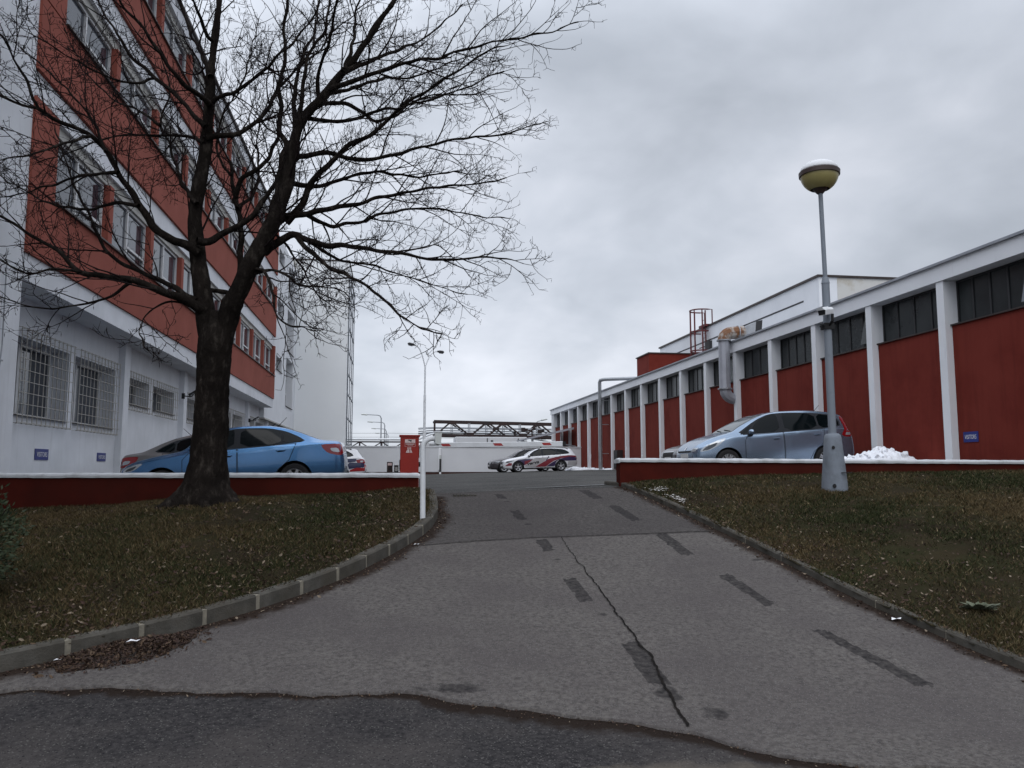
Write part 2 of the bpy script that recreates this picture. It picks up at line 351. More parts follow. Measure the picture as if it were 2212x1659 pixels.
def build_drive():
    vs = []; fs = []; wear = []; dd = []
    XS = lin(-6.3, 1.40, 90) + lin(1.425, 4.0, 120) + lin(4.04, 5.1, 20); ny = 340; nx = len(XS); idx = {}
    jit = seam_jit
    for i in range(nx):
        for j in range(ny):
            tv = j / (ny - 1)
            # columns fan out: left edge follows the kerb line, right edge the other kerb
            x = XS[i]
            y0 = interp_y(SEAM, x) + jit(x); y1 = 13.47
            y = y0 + (y1 - y0) * tv ** 1.35
            idx[i, j] = len(vs)
            dkl = dist_poly(x, y, KERB_L); dkr = dist_poly(x, y, KERB_R)
            vs.append((x, y, drive_z(x, y) + 0.004 * noise.noise((x * 1.1, y * 1.1, 3)) + (-0.03 if j == 0 else 0)))
            wv = 0.0
            for P in PATCH:
                if abs(x - P[0][0]) < 0.6 and in_poly(x + 0.010 * noise.noise((x * 12, y * 7, 5)), y + 0.06 * noise.noise((x * 20, y * 6, 9)), P): wv = 1.0
            for bx, by, rx, ry in BLOB:
                q = ((x - bx) / rx) ** 2 + ((y - by) / ry) ** 2
                if q < 2.5: wv = max(wv, min(1.0, max(0, 1.35 - q + 0.9 * noise.noise((x * 9, y * 9, 2)))))
            wear.append(wv)
            d = max(0.0, 1 - min(dkl, dkr * 1.1) / (0.26 + 0.12 * noise.noise((x * 1.7, y * 1.7, 4))))
            dd.append(min(1.0, d * 1.25))
    for i in range(nx - 1):
        for j in range(ny - 1):
            q = (idx[i, j], idx[i + 1, j], idx[i + 1, j + 1], idx[i, j + 1])
            cx = sum(vs[k][0] for k in q) / 4; cy = sum(vs[k][1] for k in q) / 4
            xl = interp_x(KERB_L, cy); xr = interp_x(KERB_R, cy)
            if xl - 0.12 < cx < xr + 0.10: fs.append(q)
    mb = MB(); mb.add(vs, fs)
    m = asphalt.copy(); m.name = 'driveway_asphalt'; t = m.node_tree; n = t.nodes; l = t.links
    b = n['Principled BSDF']; src = b.inputs['Base Color'].links[0].from_socket
    def attr(nm, colr, lo, hi, scale, mul=False):
        nonlocal src
        a = n.new('ShaderNodeAttribute'); a.attribute_name = nm
        g = n.new('ShaderNodeNewGeometry'); no = n.new('ShaderNodeTexNoise'); no.inputs['Scale'].default_value = scale; no.inputs['Detail'].default_value = 5; l.new(g.outputs['Position'], no.inputs['Vector'])
        ad = n.new('ShaderNodeMath'); ad.operation = 'ADD'; l.new(a.outputs['Fac'], ad.inputs[0]); l.new(no.outputs['Fac'], ad.inputs[1])
        mr = n.new('ShaderNodeMapRange'); mr.inputs[1].default_value = lo; mr.inputs[2].default_value = hi; l.new(ad.outputs[0], mr.inputs[0])
        x = n.new('ShaderNodeMix'); x.data_type = 'RGBA'; x.blend_type = 'MULTIPLY' if mul else 'MIX'; l.new(mr.outputs[0], x.inputs[0]); l.new(src, x.inputs[6]); x.inputs[7].default_value = (*colr, 1); src = x.outputs[2]
    attr('slab', (0.70, 0.70, 0.71), 0.7, 1.3, 3, True)
    attr('wear', (0.020, 0.0185, 0.019), 1.02, 1.70, 22)
    attr('dirt', (0.026, 0.018, 0.014), 0.72, 1.30, 9)
    l.new(src, b.inputs['Base Color'])
    o = setting('driveway', mb, m, smooth=True)
    slab = [max(0.0, min(1.0, (v[1] - (10.02 if v[0] > 1.5 else 9.85 + (v[0] - 0.4) * 0.12)) / 0.06)) for v in vs]
    for nm, arr in (('wear', wear), ('dirt', dd), ('slab', slab)):
        o.data.attributes.new(nm, 'FLOAT', 'POINT').data.foreach_set('value', arr)
build_drive()
def ribbon(name, pts, wfun, dz, m, step=0.03, zf=drive_z, amp=0.012):
    P = resample(pts, step); mb = MB(); vs = []
    for i, p in enumerate(P):
        a = P[max(i - 1, 0)]; b = P[min(i + 1, len(P) - 1)]; t = (b - a).normalized(); nn = Vector((-t.y, t.x))
        s = i * step; wdt = wfun(s / (step * len(P))) ; o = amp * noise.noise((s * 4, dz * 900, 1.1)) + amp * 0.6 * noise.noise((s * 17, 3, dz * 300))
        w1 = wdt * (1 + 0.8 * noise.noise((s * 11, 8, 1))); w2 = wdt * (1 + 0.8 * noise.noise((s * 11, 4, 7)))
        for q in (p + nn * (o + max(0.002, w1)), p + nn * (o - max(0.002, w2))): vs.append((q.x, q.y, zf(q.x, q.y) + dz))
    fs = [(2 * i, 2 * i + 1, 2 * i + 3, 2 * i + 2) for i in range(len(P) - 1)]
    mb.add(vs, fs); return setting(name, mb, m)
ribbon('asphalt_crack', [(2.11, 10.03), (2.07, 9.45), (2.05, 8.67), (2.03, 7.84), (2.0, 7.1), (1.98, 6.48), (1.97, 6.01), (1.93, 5.75), (1.88, 5.38), (1.83, 4.95)],
       lambda s: 0.0035 + 0.0065 * s, 0.009, tar, step=0.02, amp=0.022)
ribbon('asphalt_crack', [(0.36, 9.82), (1.01, 9.95), (1.69, 10.03), (2.38, 10.05), (3.09, 10.06), (3.82, 10.1), (4.15, 10.08)], lambda s: 0.009, 0.010, tar)
ribbon('asphalt_crack', [(0.75, 13.2), (1.5, 13.38), (2.4, 13.42), (3.2, 13.4), (3.85, 13.43)], lambda s: 0.006, 0.010, tar)
# gravelly dirt gathered in the broken seam where the ramp meets the road
def build_road():
    xs = [-26, -18, -12, -9] + lin(-6.6, 5.4, 300) + [8, 14, 26]; ys = [-18, -8, -2, 1, 2.4] + lin(3.0, 6.6, 100) + [8]
    mb = sheet(xs, ys, lambda x, y: drive_z(x, y) - 0.020 + 0.003 * noise.noise((x * 1.3, y * 1.3, 8)))
    m = asphalt_new.copy(); m.name = 'road_asphalt'; t = m.node_tree; n = t.nodes; l = t.links
    b = n['Principled BSDF']; src = b.inputs['Base Color'].links[0].from_socket
    for nm, colr, lo, hi, sc in (('sand', (0.13, 0.112, 0.092), 0.75, 1.35, 6), ('dirt', (0.020, 0.014, 0.011), 0.72, 1.22, 14)):
        a = n.new('ShaderNodeAttribute'); a.attribute_name = nm; g = n.new('ShaderNodeNewGeometry')
        no = n.new('ShaderNodeTexNoise'); no.inputs['Scale'].default_value = sc; no.inputs['Detail'].default_value = 7; no.inputs['Roughness'].default_value = 0.65; l.new(g.outputs['Position'], no.inputs['Vector'])
        ad = n.new('ShaderNodeMath'); ad.operation = 'ADD'; l.new(a.outputs['Fac'], ad.inputs[0]); l.new(no.outputs['Fac'], ad.inputs[1])
        mr = n.new('ShaderNodeMapRange'); mr.inputs[1].default_value = lo; mr.inputs[2].default_value = hi; l.new(ad.outputs[0], mr.inputs[0])
        x = n.new('ShaderNodeMix'); x.data_type = 'RGBA'; l.new(mr.outputs[0], x.inputs[0]); l.new(src, x.inputs[6]); x.inputs[7].default_value = (*colr, 1); src = x.outputs[2]
    l.new(src, b.inputs['Base Color'])
    dirt_, sand = [], []
    for x, y, z in mb.v:
        d = interp_y(SEAM, x) + seam_jit(x) - y
        wdt = 0.10 + 0.09 * noise.noise((x * 1.4, 2, 6)) + 0.05 * noise.noise((x * 5, 3, 6)) + (0.10 if x > 0.2 else 0.0)
        dirt_.append(max(0.0, min(1.0, 1.25 - max(0, d) / max(0.03, wdt))) if d > -0.2 else 1.0)
        q = ((x - 1.4) / 1.3) ** 2 + ((y - 4.05) / 0.55) ** 2
        sand.append(max(0.0, min(1.0, 1.0 - q)))
    o = setting('road', mb, m, smooth=True)
    for nm, arr in (('dirt', dirt_), ('sand', sand)): o.data.attributes.new(nm, 'FLOAT', 'POINT').data.foreach_set('value', arr)
build_road()
# salt-white drying puddle line across the crest and a rusty drain grating
worn_line = mat('worn_line_paint', (0.32, 0.32, 0.32), 0.8, col2=(0.1, 0.1, 0.1), nscale=6, lo=0.45, hi=0.6)
pale = mat('salt_stain', (0.15, 0.155, 0.16), 0.7, col2=(0.10, 0.10, 0.10), nscale=5)
ribbon('salt_stain', [(2.0, 13.75), (2.7, 13.85), (3.4, 14.05), (4.4, 14.4), (5.6, 14.8)], lambda s: 0.10 * math.sin(math.pi * s) + 0.02, 0.006, pale, zf=lambda x, y: lot_z(x), amp=0.05)
g = MB()
for k in range(7): g.box((0.98 + k * 0.055, 13.0, drive_z(1, 13) - 0.03), (1.015 + k * 0.055, 13.2, drive_z(1.2, 13.1) + 0.016))
tag(g.build('drain_grating', concrete), 'small slotted drain grating in the asphalt at the top of the ramp', 'drain grating')

for i, (a, b) in enumerate(((6.9, 7.5), (8.3, 8.9), (9.0, 9.3), (10.2, 10.9), (11.4, 12.4))):
    setting('parking_line', MB().add([(a, 48.2, drive_z(a, 48) + .006), (b, 48.2, drive_z(b, 48) + .006), (b + .05, 48.36, drive_z(b, 48) + .006), (a + .1, 48.36, drive_z(a, 48) + .006)], [(0, 1, 2, 3)]), worn_line)
# kerbs
def kerb(name, pts, wdt, h, side, stone, joint):
    P = resample(pts, stone); ms = MB(); mo = MB()
    for i, (a, b) in enumerate(zip(P, P[1:])):
        t = (b - a).normalized(); nn = Vector((-t.y, t.x)) * side
        hh = h * (1 + 0.10 * noise.noise((i * 3.1, 1, 1))); off = 0.012 * noise.noise((i * 1.7, 5, 2))
        def pt(q, o, z): q2 = q + nn * o; return (q2.x, q2.y, drive_z(q.x, q.y) + z)
        a2 = a + t * joint; b2 = b - t * joint * 0.3; ch = 0.018
        bot = [pt(a2, off, -0.12), pt(b2, off, -0.12), pt(b2, off + wdt, -0.12), pt(a2, off + wdt, -0.12)]
        mid = [pt(a2, off + 0.004, hh - ch), pt(b2, off + 0.004, hh - ch), pt(b2, off + wdt, hh - ch), pt(a2, off + wdt, hh - ch)]
        top = [pt(a2, off + ch, hh), pt(b2, off + ch, hh), pt(b2, off + wdt - 0.01, hh), pt(a2, off + wdt - 0.01, hh)]
        v = bot + mid + top
        f = [(0, 1, 5, 4), (1, 2, 6, 5), (2, 3, 7, 6), (3, 0, 4, 7), (4, 5, 9, 8), (5, 6, 10, 9), (6, 7, 11, 10), (7, 4, 8, 11), (8, 9, 10, 11)]
        ms.add(v, f)
        c0 = a - t * joint * 0.3; c1 = a + t * joint
        jb = [pt(c0, off + 0.003, -0.12), pt(c1, off + 0.003, -0.12), pt(c1, off + wdt - .004, -0.12), pt(c0, off + wdt - .004, -0.12)]
        jt = [pt(c0, off + 0.008, hh - 0.008), pt(c1, off + 0.008, hh - 0.008), pt(c1, off + wdt - .008, hh - 0.008), pt(c0, off + wdt - .008, hh - 0.008)]
        mo.hexa(jb, jt)
    off0 = len(ms.v); ms.add(mo.v, mo.f, 1)
    o = ms.build(name, [concrete, mortar]); o['kind'] = 'structure'
kerb('kerb', KERB_L + [(0.68, 13.4)], 0.13, 0.135, 1, 0.53, 0.035)
kerb('kerb', KERB_R + [(3.80, 13.95), (3.76, 14.3)], 0.09, 0.075, -1, 0.8, 0.010)

# lawns: smooth surface through control points (thin-plate spline)
def tps(ctrl, reg=0.02):
    P = np.array([(c[0], c[1]) for c in ctrl]); Z = np.array([c[2] for c in ctrl]); n = len(P)
    D = np.linalg.norm(P[:, None] - P[None], axis=2); K = np.where(D > 0, D * D * np.log(D + 1e-12), 0) + reg * np.eye(n)
    Q = np.hstack([np.ones((n, 1)), P]); A = np.block([[K, Q], [Q.T, np.zeros((3, 3))]])
    W = np.linalg.solve(A, np.concatenate([Z, np.zeros(3)]))
    def f(x, y):
        x = np.asarray(x, float); y = np.asarray(y, float)
        d = np.sqrt((x[..., None] - P[:, 0]) ** 2 + (y[..., None] - P[:, 1]) ** 2)
        return (np.where(d > 0, d * d * np.log(d + 1e-12), 0) * W[:n]).sum(-1) + W[n] + W[n + 1] * x + W[n + 2] * y
    return f
TREE_XY = (-2.5, 11.5)
cl = [(x - 0.14, y + 0.10, drive_z(x, y) + 0.125) for x, y in KERB_L] + [(-9, 13, 0.95), (-7, 13, 0.98), (-5.72, 13, 1.02), (-3.94, 13, 1.09), (-2.99, 13, 1.17), (-1.75, 13, 1.19), (-0.7, 13, 1.22), (0.43, 13, 1.31),
     (-9, 9, 0.72), (-6, 9.5, 0.76), (-9, 5, 0.3), (-4, 8, 0.56), (-2.5, 9.3, 0.80), (-1.2, 10, 0.90), (-1.0, 11.5, 1.07), (-4.2, 11, 0.93)]
lawnL = tps(cl)
def lawn_l(x, y):
    z = lawnL(x, y); d2 = (np.asarray(x) - TREE_XY[0]) ** 2 + (np.asarray(y) - TREE_XY[1]) ** 2
    return z + 0.14 * np.exp(-d2 / 0.9)
cr = [(x + 0.10, y + 0.03, drive_z(x, y) + 0.07) for x, y in KERB_R] + [(3.95, 13.5, 1.35), (5.2, 13.5, 1.46), (6.92, 13.5, 1.52), (9.61, 13.5, 1.56), (11.6, 13.5, 1.59), (14, 13.5, 1.6),
     (7, 12, 1.29), (9.5, 11.5, 1.36), (14, 10, 1.3), (7.5, 9, 0.92), (6, 7.5, 0.55), (9, 7, 0.75), (6.2, 10.5, 1.0), (12, 4, 0.5), (7, 4, 0.2)]
lawnR = tps(cr)
def lawn_r(x, y): return lawnR(x, y)
def build_lawn(name, zf, xs, ys, keep, m):
    X, Y = np.meshgrid(xs, ys); Z = zf(X, Y); nx = len(xs)
    rough = np.array([noise.noise((x * 2.2, y * 2.2, 0)) * 0.025 + noise.noise((x * 7, y * 7, 4)) * 0.010 for x, y in zip(X.ravel(), Y.ravel())])
    V = np.stack([X.ravel(), Y.ravel(), Z.ravel() + rough], 1)
    fs = []
    for j in range(len(ys) - 1):
        for i in range(nx - 1):
            if keep((xs[i] + xs[i + 1]) / 2, (ys[j] + ys[j + 1]) / 2): fs.append((j * nx + i, j * nx + i + 1, (j + 1) * nx + i + 1, (j + 1) * nx + i))
    mb = MB(); mb.add(V.tolist(), fs); return setting(name, mb, m, smooth=True)
def keep_l(x, y): return y < 13.05 and y > interp_y(KERB_L, x) + 0.02 and x < interp_x(KERB_L, y) - 0.06
def keep_r(x, y): return y < 13.55 and x > interp_x(KERB_R, y) + 0.01
build_lawn('lawn_ground', lawn_l, lin(-9, 0.7, 150), lin(4.0, 13.06, 140), keep_l, soil)
build_lawn('lawn_ground', lawn_r, lin(3.78, 14, 260), lin(3.0, 13.56, 170), keep_r, soil)

def blades(name, zf, keep, box, count, seed, label):
    """Short winter grass: one mesh of bent blades in several greens and straws."""
    r = np.random.default_rng(seed)
    n = int(count * 1.6)
    # denser near the camera: sample by 1/distance
    x = r.uniform(box[0], box[1], n * 3); y = r.uniform(box[2], box[3], n * 3)
    d = np.hypot(x, y); p = np.minimum(1.0, (5.5 / d) ** 1.0); sel = r.uniform(0, 1, len(x)) < p; x, y = x[sel], y[sel]
    k = np.array([keep(a, b) for a, b in zip(x, y)]); x, y = x[k][:n], y[k][:n]
    dens = np.array([noise.noise((a * 0.9, b * 0.9, seed)) + 0.5 * noise.noise((a * 3.1, b * 3.1, seed)) for a, b in zip(x, y)])
    k = dens * 1.5 > r.uniform(-0.9, 0.45, len(x)); x, y, dens = x[k][:count], y[k][:count], dens[k][:count]
    n = len(x); z = zf(x, y)
    a = r.uniform(0, 2 * np.pi, n); h = r.uniform(0.015, 0.05, n) * (1 + 0.5 * dens); wd = r.uniform(0.0022, 0.005, n) * np.maximum(1, np.hypot(x, y) / 8)
    lean = r.uniform(0.3, 1.6, n) * h; la = r.uniform(0, 2 * np.pi, n)
    V = np.zeros((n, 3, 3))
    V[:, 0] = np.stack([x - np.cos(a) * wd, y - np.sin(a) * wd, z - 0.004], 1)
    V[:, 1] = np.stack([x + np.cos(a) * wd, y + np.sin(a) * wd, z - 0.004], 1)
    V[:, 2] = np.stack([x + np.cos(la) * lean, y + np.sin(la) * lean, z + h], 1)
    me = bpy.data.meshes.new(name); me.vertices.add(n * 3); me.vertices.foreach_set('co', V.ravel())
    me.loops.add(n * 3); me.loops.foreach_set('vertex_index', np.arange(n * 3)); me.polygons.add(n)
    me.polygons.foreach_set('loop_start', np.arange(n) * 3); me.update(calc_edges=True)
    cols = [(0.032, 0.037, 0.013), (0.044, 0.043, 0.017), (0.10, 0.070, 0.033), (0.068, 0.050, 0.024), (0.022, 0.028, 0.010), (0.19, 0.15, 0.085)]
    for i, c in enumerate(cols):
        mm = bpy.data.materials.get('grass_%d' % i) or mat('grass_%d' % i, c, 0.85, spec=0.15)
        me.materials.append(mm)
    green = np.array([noise.noise((a_ * 0.55, b_ * 0.55, 11)) for a_, b_ in zip(x, y)]) + r.normal(0, 0.3, n) + (0.10 if seed == 5 else -0.08)
    mi = np.where(green > 0.22, np.where(r.uniform(0, 1, n) < 0.5, 0, 4), np.where(green > -0.1, np.where(r.uniform(0, 1, n) < 0.5, 1, 3), np.where(r.uniform(0, 1, n) < 0.5, 2, 3)))
    mi = np.where(r.uniform(0, 1, n) < 0.05, 5, mi)
    me.polygons.foreach_set('material_index', mi.astype(np.int32))
    o = bpy.data.objects.new(name, me); C.objects.link(o); o['kind'] = 'stuff'; o['label'] = label; o['category'] = 'grass'
blades('grass', lawn_l, keep_l, (-6, 0.7, 5.0, 13.0), 170000, 3, 'thin winter grass on the lawn under the bare tree')
blades('grass', lawn_r, keep_r, (3.9, 12.5, 4.0, 13.5), 190000, 5, 'patchy winter grass on the lawn around the grey lamp post')

def leaf_litter(name, spots, label, seed, cols):
    """Curled dry leaves as one mesh; spots = list of (x, y, z, size)."""
    r = random.Random(seed); mb = MB()
    for x, y, z, s in spots:
        a = r.uniform(0, 6.28); t1 = r.uniform(-1.0, 1.0); t2 = r.uniform(-0.8, 0.8); cu = r.uniform(-0.3, 0.5)
        rot = Matrix.Rotation(a, 3, 'Z') @ Matrix.Rotation(t1, 3, 'X') @ Matrix.Rotation(t2, 3, 'Y')
        pts = [(-1, 0, cu), (-0.35, 0.42, 0.05), (0.35, 0.36, 0.05), (1, 0, cu * 0.7), (0.35, -0.38, 0.04), (-0.35, -0.42, 0.08), (0, 0, -0.12)]
        o = Vector((x, y, z)); vs = [o + rot @ (Vector(p) * s) for p in pts]
        mi = r.randrange(len(cols)); mb.add(vs, [(0, 6, 1), (1, 6, 2), (2, 6, 3), (3, 6, 4), (4, 6, 5), (5, 6, 0)], mi)
    o = mb.build(name, cols); o['kind'] = 'stuff'; o['label'] = label; o['category'] = 'leaf litter'
LEAF = [mat('leaf_a', (0.062, 0.034, 0.019), 0.9), mat('leaf_b', (0.10, 0.064, 0.038), 0.9), mat('leaf_c', (0.034, 0.018, 0.012), 0.9), mat('leaf_d', (0.20, 0.155, 0.11), 0.85), mat('leaf_e', (0.048, 0.024, 0.017), 0.9), mat('leaf_f', (0.05, 0.028, 0.018), 0.9), mat('leaf_g', (0.04, 0.022, 0.014), 0.9)]
def scatter(n, zf, keep, box, seed, smin, smax, dens=None):
    r = random.Random(seed); out = []
    while len(out) < n:
        x = r.uniform(box[0], box[1]); y = r.uniform(box[2], box[3])
        if not keep(x, y): continue
        if dens and r.random() > dens(x, y): continue
        out.append((x, y, float(zf(x, y)) + r.uniform(0.004, 0.028), r.uniform(smin, smax)))
    return out
leaf_litter('fallen_leaves', scatter(7500, lawn_l, keep_l, (-5.5, 0.6, 5.2, 12.9), 1, 0.006, 0.030, lambda x, y: 0.10 + 0.9 * math.exp(-max(0, dist_poly(x, y, KERB_L) - 0.1) / 0.9) * (0.6 + 0.4 * noise.noise((x, y, 1)))) ,
            'dry brown leaves lying on the lawn under the bare tree', 11, LEAF)
leaf_litter('fallen_leaves', scatter(7000, lawn_r, keep_r, (3.9, 11.5, 4.2, 13.4), 2, 0.006, 0.025, lambda x, y: 0.12 + 0.88 * math.exp(-max(0, dist_poly(x, y, KERB_R) - 0.1) / 0.8)),
            'dry leaves lying on the lawn beside the lamp post', 12, LEAF)
r_ = random.Random(21); pile = []
for _ in range(7000):
    a = r_.uniform(0, 6.28); q = math.sqrt(r_.random()); q *= 1 + 0.35 * noise.noise((math.cos(a) * 1.6, math.sin(a) * 1.6, 3)) + 0.3 * (r_.random() < 0.12); x = -2.0 + 0.47 * q * math.cos(a); y = 6.68 + 0.27 * q * math.sin(a) + 0.45 * (x + 2.0)
    if y > interp_y(KERB_L, x) - 0.0: continue
    pile.append((x, y, drive_z(x, y) + r_.uniform(0.0, 0.07) * max(0, 1 - q * q) + 0.006, r_.uniform(0.004, 0.015) if r_.random() < 0.96 else r_.uniform(0.02, 0.04)))
leaf_litter('leaf_pile', pile, 'heap of brown leaves swept against the kerb of the left lawn', 13, [LEAF[0], LEAF[2], LEAF[2], LEAF[4], LEAF[1]])
edge = []
for P, sd in ((KERB_L, 1), (KERB_R, -1)):
    for p in resample(P, 0.02):
        for _k in range(2):
            o = abs(r_.gauss(0, 0.09)) + 0.01
            x, y = (p.x + o * 0.75, p.y - o * 0.6) if sd > 0 else (p.x - o, p.y)
            edge.append((x, y, drive_z(x, y) + 0.006, r_.uniform(0.004, 0.016) if r_.random() < .9 else r_.uniform(.015, .03)))
for x_ in lin(-4.5, 5.0, 1300):
    if r_.random() < 0.75:
        xx = x_ + r_.uniform(-.02, .02); yy = interp_y(SEAM, xx) + seam_jit(xx) - abs(r_.gauss(0, 0.05)) - 0.004
        edge.append((xx, yy, drive_z(xx, yy) - 0.012, r_.uniform(0.003, 0.012)))
leaf_litter('gutter_leaves', edge, 'crumbled leaves and grit along the driveway kerbs and in the broken asphalt seam', 14, LEAF)
# ------------------------------------------------------------------ left: office building
def wall_x(mb, X, y0, y1, z0, z1, holes, depth, mi=0, mr=None):
    """Wall in the plane x=X with rectangular holes (y0,y1,z0,z1); reveals go 'depth' along x."""
    ys = sorted({y0, y1, *[min(max(h[0], y0), y1) for h in holes], *[min(max(h[1], y0), y1) for h in holes]})
    zs = sorted({z0, z1, *[h[2] for h in holes], *[h[3] for h in holes]})
    for a, b in zip(ys, ys[1:]):
        for c, d in zip(zs, zs[1:]):
            my, mz = (a + b) / 2, (c + d) / 2
            if any(h[0] < my < h[1] and h[2] < mz < h[3] for h in holes): continue
            mb.add([(X, a, c), (X, b, c), (X, b, d), (X, a, d)], [(0, 1, 2, 3)], mi)
    for h in holes:
        a, b, c, d = h; e = X + depth; q = mi if mr is None else mr
        mb.add([(X, a, c), (e, a, c), (e, b, c), (X, b, c)], [(0, 1, 2, 3)], q); mb.add([(X, a, d), (X, b, d), (e, b, d), (e, a, d)], [(0, 1, 2, 3)], q)
        mb.add([(X, a, c), (X, a, d), (e, a, d), (e, a, c)], [(0, 1, 2, 3)], q); mb.add([(X, b, c), (e, b, c), (e, b, d), (X, b, d)], [(0, 1, 2, 3)], q)
off = thing('office_building', (-9.0, 30.0, 1.0), 'white and brick-red four-storey office building behind the bare tree, with barred ground-floor windows', 'building')
XG, XO, XU = -7.0, -6.3, -6.75
GZ0 = 0.9
bays = [(16.05, 18.62, 18.95, 21.6)] + [(22.2 + 6 * k, 24.5 + 6 * k, 24.85 + 6 * k, 27.2 + 6 * k) for k in range(0, 5)]
holes = []
for k, (a, b, c, d) in enumerate(bays):
    z0, z1 = (2.62, 4.12) if k == 0 else (3.34, 4.06)
    holes += [(a, b, z0, z1), (c, d, z0, z1)]
mb = MB(); wall_x(mb, XG, 14.0, 57.0, GZ0, 4.86, holes, -0.50)
mb.build('ground_floor_wall', white_wall, off)
for y in [21.78 + 6.0 * k for k in range(6)]:
    boxed('pilaster', (XG, y, GZ0), (XG + 0.16, y + 0.42, 4.86), white_wall, off)
def window_unit(parent, X, y0, y1, z0, z1, bars, gl, fr, fw=0.07, rail=None, dx=-0.0, name='window'):
    """Frame with mullions; panes are its child."""
    m = MB()
    for (a, b, c, d) in ((y0, y1, z0, z0 + fw), (y0, y1, z1 - fw, z1), (y0, y0 + fw, z0 + fw, z1 - fw), (y1 - fw, y1, z0 + fw, z1 - fw)): m.box((X, a, c), (X - 0.07, b, d))
    for y in bars: m.box((X + 0.004, y - fw * 0.6, z0 + fw), (X - 0.066, y + fw * 0.6, z1 - fw))
    for (ya, yb, z) in (rail or []): m.box((X + 0.002, ya, z - fw * 0.45), (X - 0.064, yb, z + fw * 0.45))
    f = m.build(name, fr, parent)
    MB().add([(X - 0.045, y0 + fw, z0 + fw), (X - 0.045, y1 - fw, z0 + fw), (X - 0.045, y1 - fw, z1 - fw), (X - 0.045, y0 + fw, z1 - fw)], [(0, 1, 2, 3)]).build('pane', gl, f)
    return f
def grille(parent, X, y0, y1, z0, z1, sp=0.22):
    m = MB(); r = 0.0055
    ny = max(2, round((y1 - y0) / sp)); nz = max(2, round((z1 - z0) / sp))
    for i in range(ny + 1):
        y = y0 + (y1 - y0) * i / ny; m.box((X + .004, y - r, z0 - 0.16), (X + .018, y + r, z1 + 0.16))
        for z in (z1 + 0.15, z0 - 0.15): m.box((X + .006, y - r, z - r), (XG - 0.02, y + r, z + r))
    for i in range(nz + 1):
        z = z0 + (z1 - z0) * i / nz; m.box((X + .018, y0 - 0.04, z - r), (X + .030, y1 + 0.04, z + r))
    m.box((X + .018, y0 - .04, z1 + .13), (X + .03, y1 + .04, z1 + .145)); m.box((X + .018, y0 - .04, z0 - .145), (X + .03, y1 + .04, z0 - .13))
    return m.build('grille', grille_mat, parent)
for k, (a, b, c, d) in enumerate(bays):
    z0, z1 = (2.62, 4.12) if k == 0 else (3.34, 4.06)
    for (p, q) in ((a, b), (c, d)):
        w_ = window_unit(off, XG - 0.36, p, q, z0 + 0.02, z1, [p + (q - p) * 0.40], glass_blue, frame_white, fw=0.075)
        grille(w_, XG + 0.10, p + 0.02, q - 0.02, z0, z1)
        MB().box((XG - 0.34, p + 0.003, z0 - 0.0), (XG + 0.06, q - 0.003, z0 + 0.015)).build('sill', dark_sill, w_)
# overhanging upper floors: white bands, red spandrels, window rows
Y0, Y1 = 14.6, 43.8
boxed('soffit_band', (XO, Y0 - 0.0, 4.86), (XG - 1.5, Y1, 5.32), white_wall, off)
FL = [(5.32, 6.50, 8.12), (8.62, 9.98, 11.32), (11.98, 13.1, 14.5)]
prev = 5.32
for fi, (s0, s1, w1) in enumerate(FL):
    if fi: boxed('white_band', (XO - 0.02, Y0 + 0.003, prev), (XG - 1.5, Y1 - 0.003, s0), white_wall, off)
    boxed('spandrel', (XO + 0.05, Y0 - 0.05, s0 + 0.002), (XO - 0.15, Y1 + 0.04, s1), salmon_wall, off)
    boxed('sill_flashing', (XO + 0.11, Y0 + 0.95, s1 + 0.001), (XO - 0.14, Y1 - 0.1, s1 + 0.035), dark_sill, off)
    boxed('end_pier', (XO + 0.048, Y0 - 0.05, s1 + 0.036), (XO - 0.35, Y0 + 0.95, w1 - 0.6 + 0.6 - 0.002), salmon_wall, off)
    boxed('end_pier', (XO + 0.048, Y1 - 0.28, s1 + 0.036), (XO - 0.35, Y1 + 0.04, w1 - 0.002), salmon_wall, off)
    boxed('blind_box', (XO - 0.10, Y0 + 0.952, w1 - 0.20), (XO - 0.36, Y1 - 0.282, w1 - 0.002), beige_trim, off)
    ya = Y0 + 0.96; nb = 9; pit = (Y1 - 0.29 - ya) / nb
    for k in range(nb):
        a, b = ya + pit * k, ya + pit * (k + 1)
        if k < nb - 1: boxed('pier', (XO - 0.02, b - 0.13, s1 + 0.037), (XO - 0.36, b + 0.13, w1 - 0.202), salmon_wall, off)
        p, q = a + (0.135 if k else 0.01), b - 0.135
        window_unit(off, XO - 0.16, p, q, s1 + 0.04, w1 - 0.205, [p + (q - p) * 0.50], glass_blue, frame_white, fw=0.062, rail=[(p + (q - p) * 0.50, q, s1 + 0.48)])
    prev = w1
boxed('roof_band', (XO + 0.0, Y0, 14.5), (XG - 1.5, Y1, 14.95), white_wall, off)
boxed('roof_flashing', (XO + 0.09, Y0 - 0.1, 14.952), (XG - 1.5, Y1 + 0.1, 15.03), dark_sill, off)
# core behind the window rows so that nothing shows through
boxed('core_wall', (XO - 0.95, Y0 + 0.3, 5.0), (XO - 9.0, 57.0, 14.9), beige_trim, off)
# blind white end block nearest the camera
boxed('end_block', (XO, 4.0, 0.4), (XO - 9, 14.75 - 0.2, 16.2), white_wall, off)
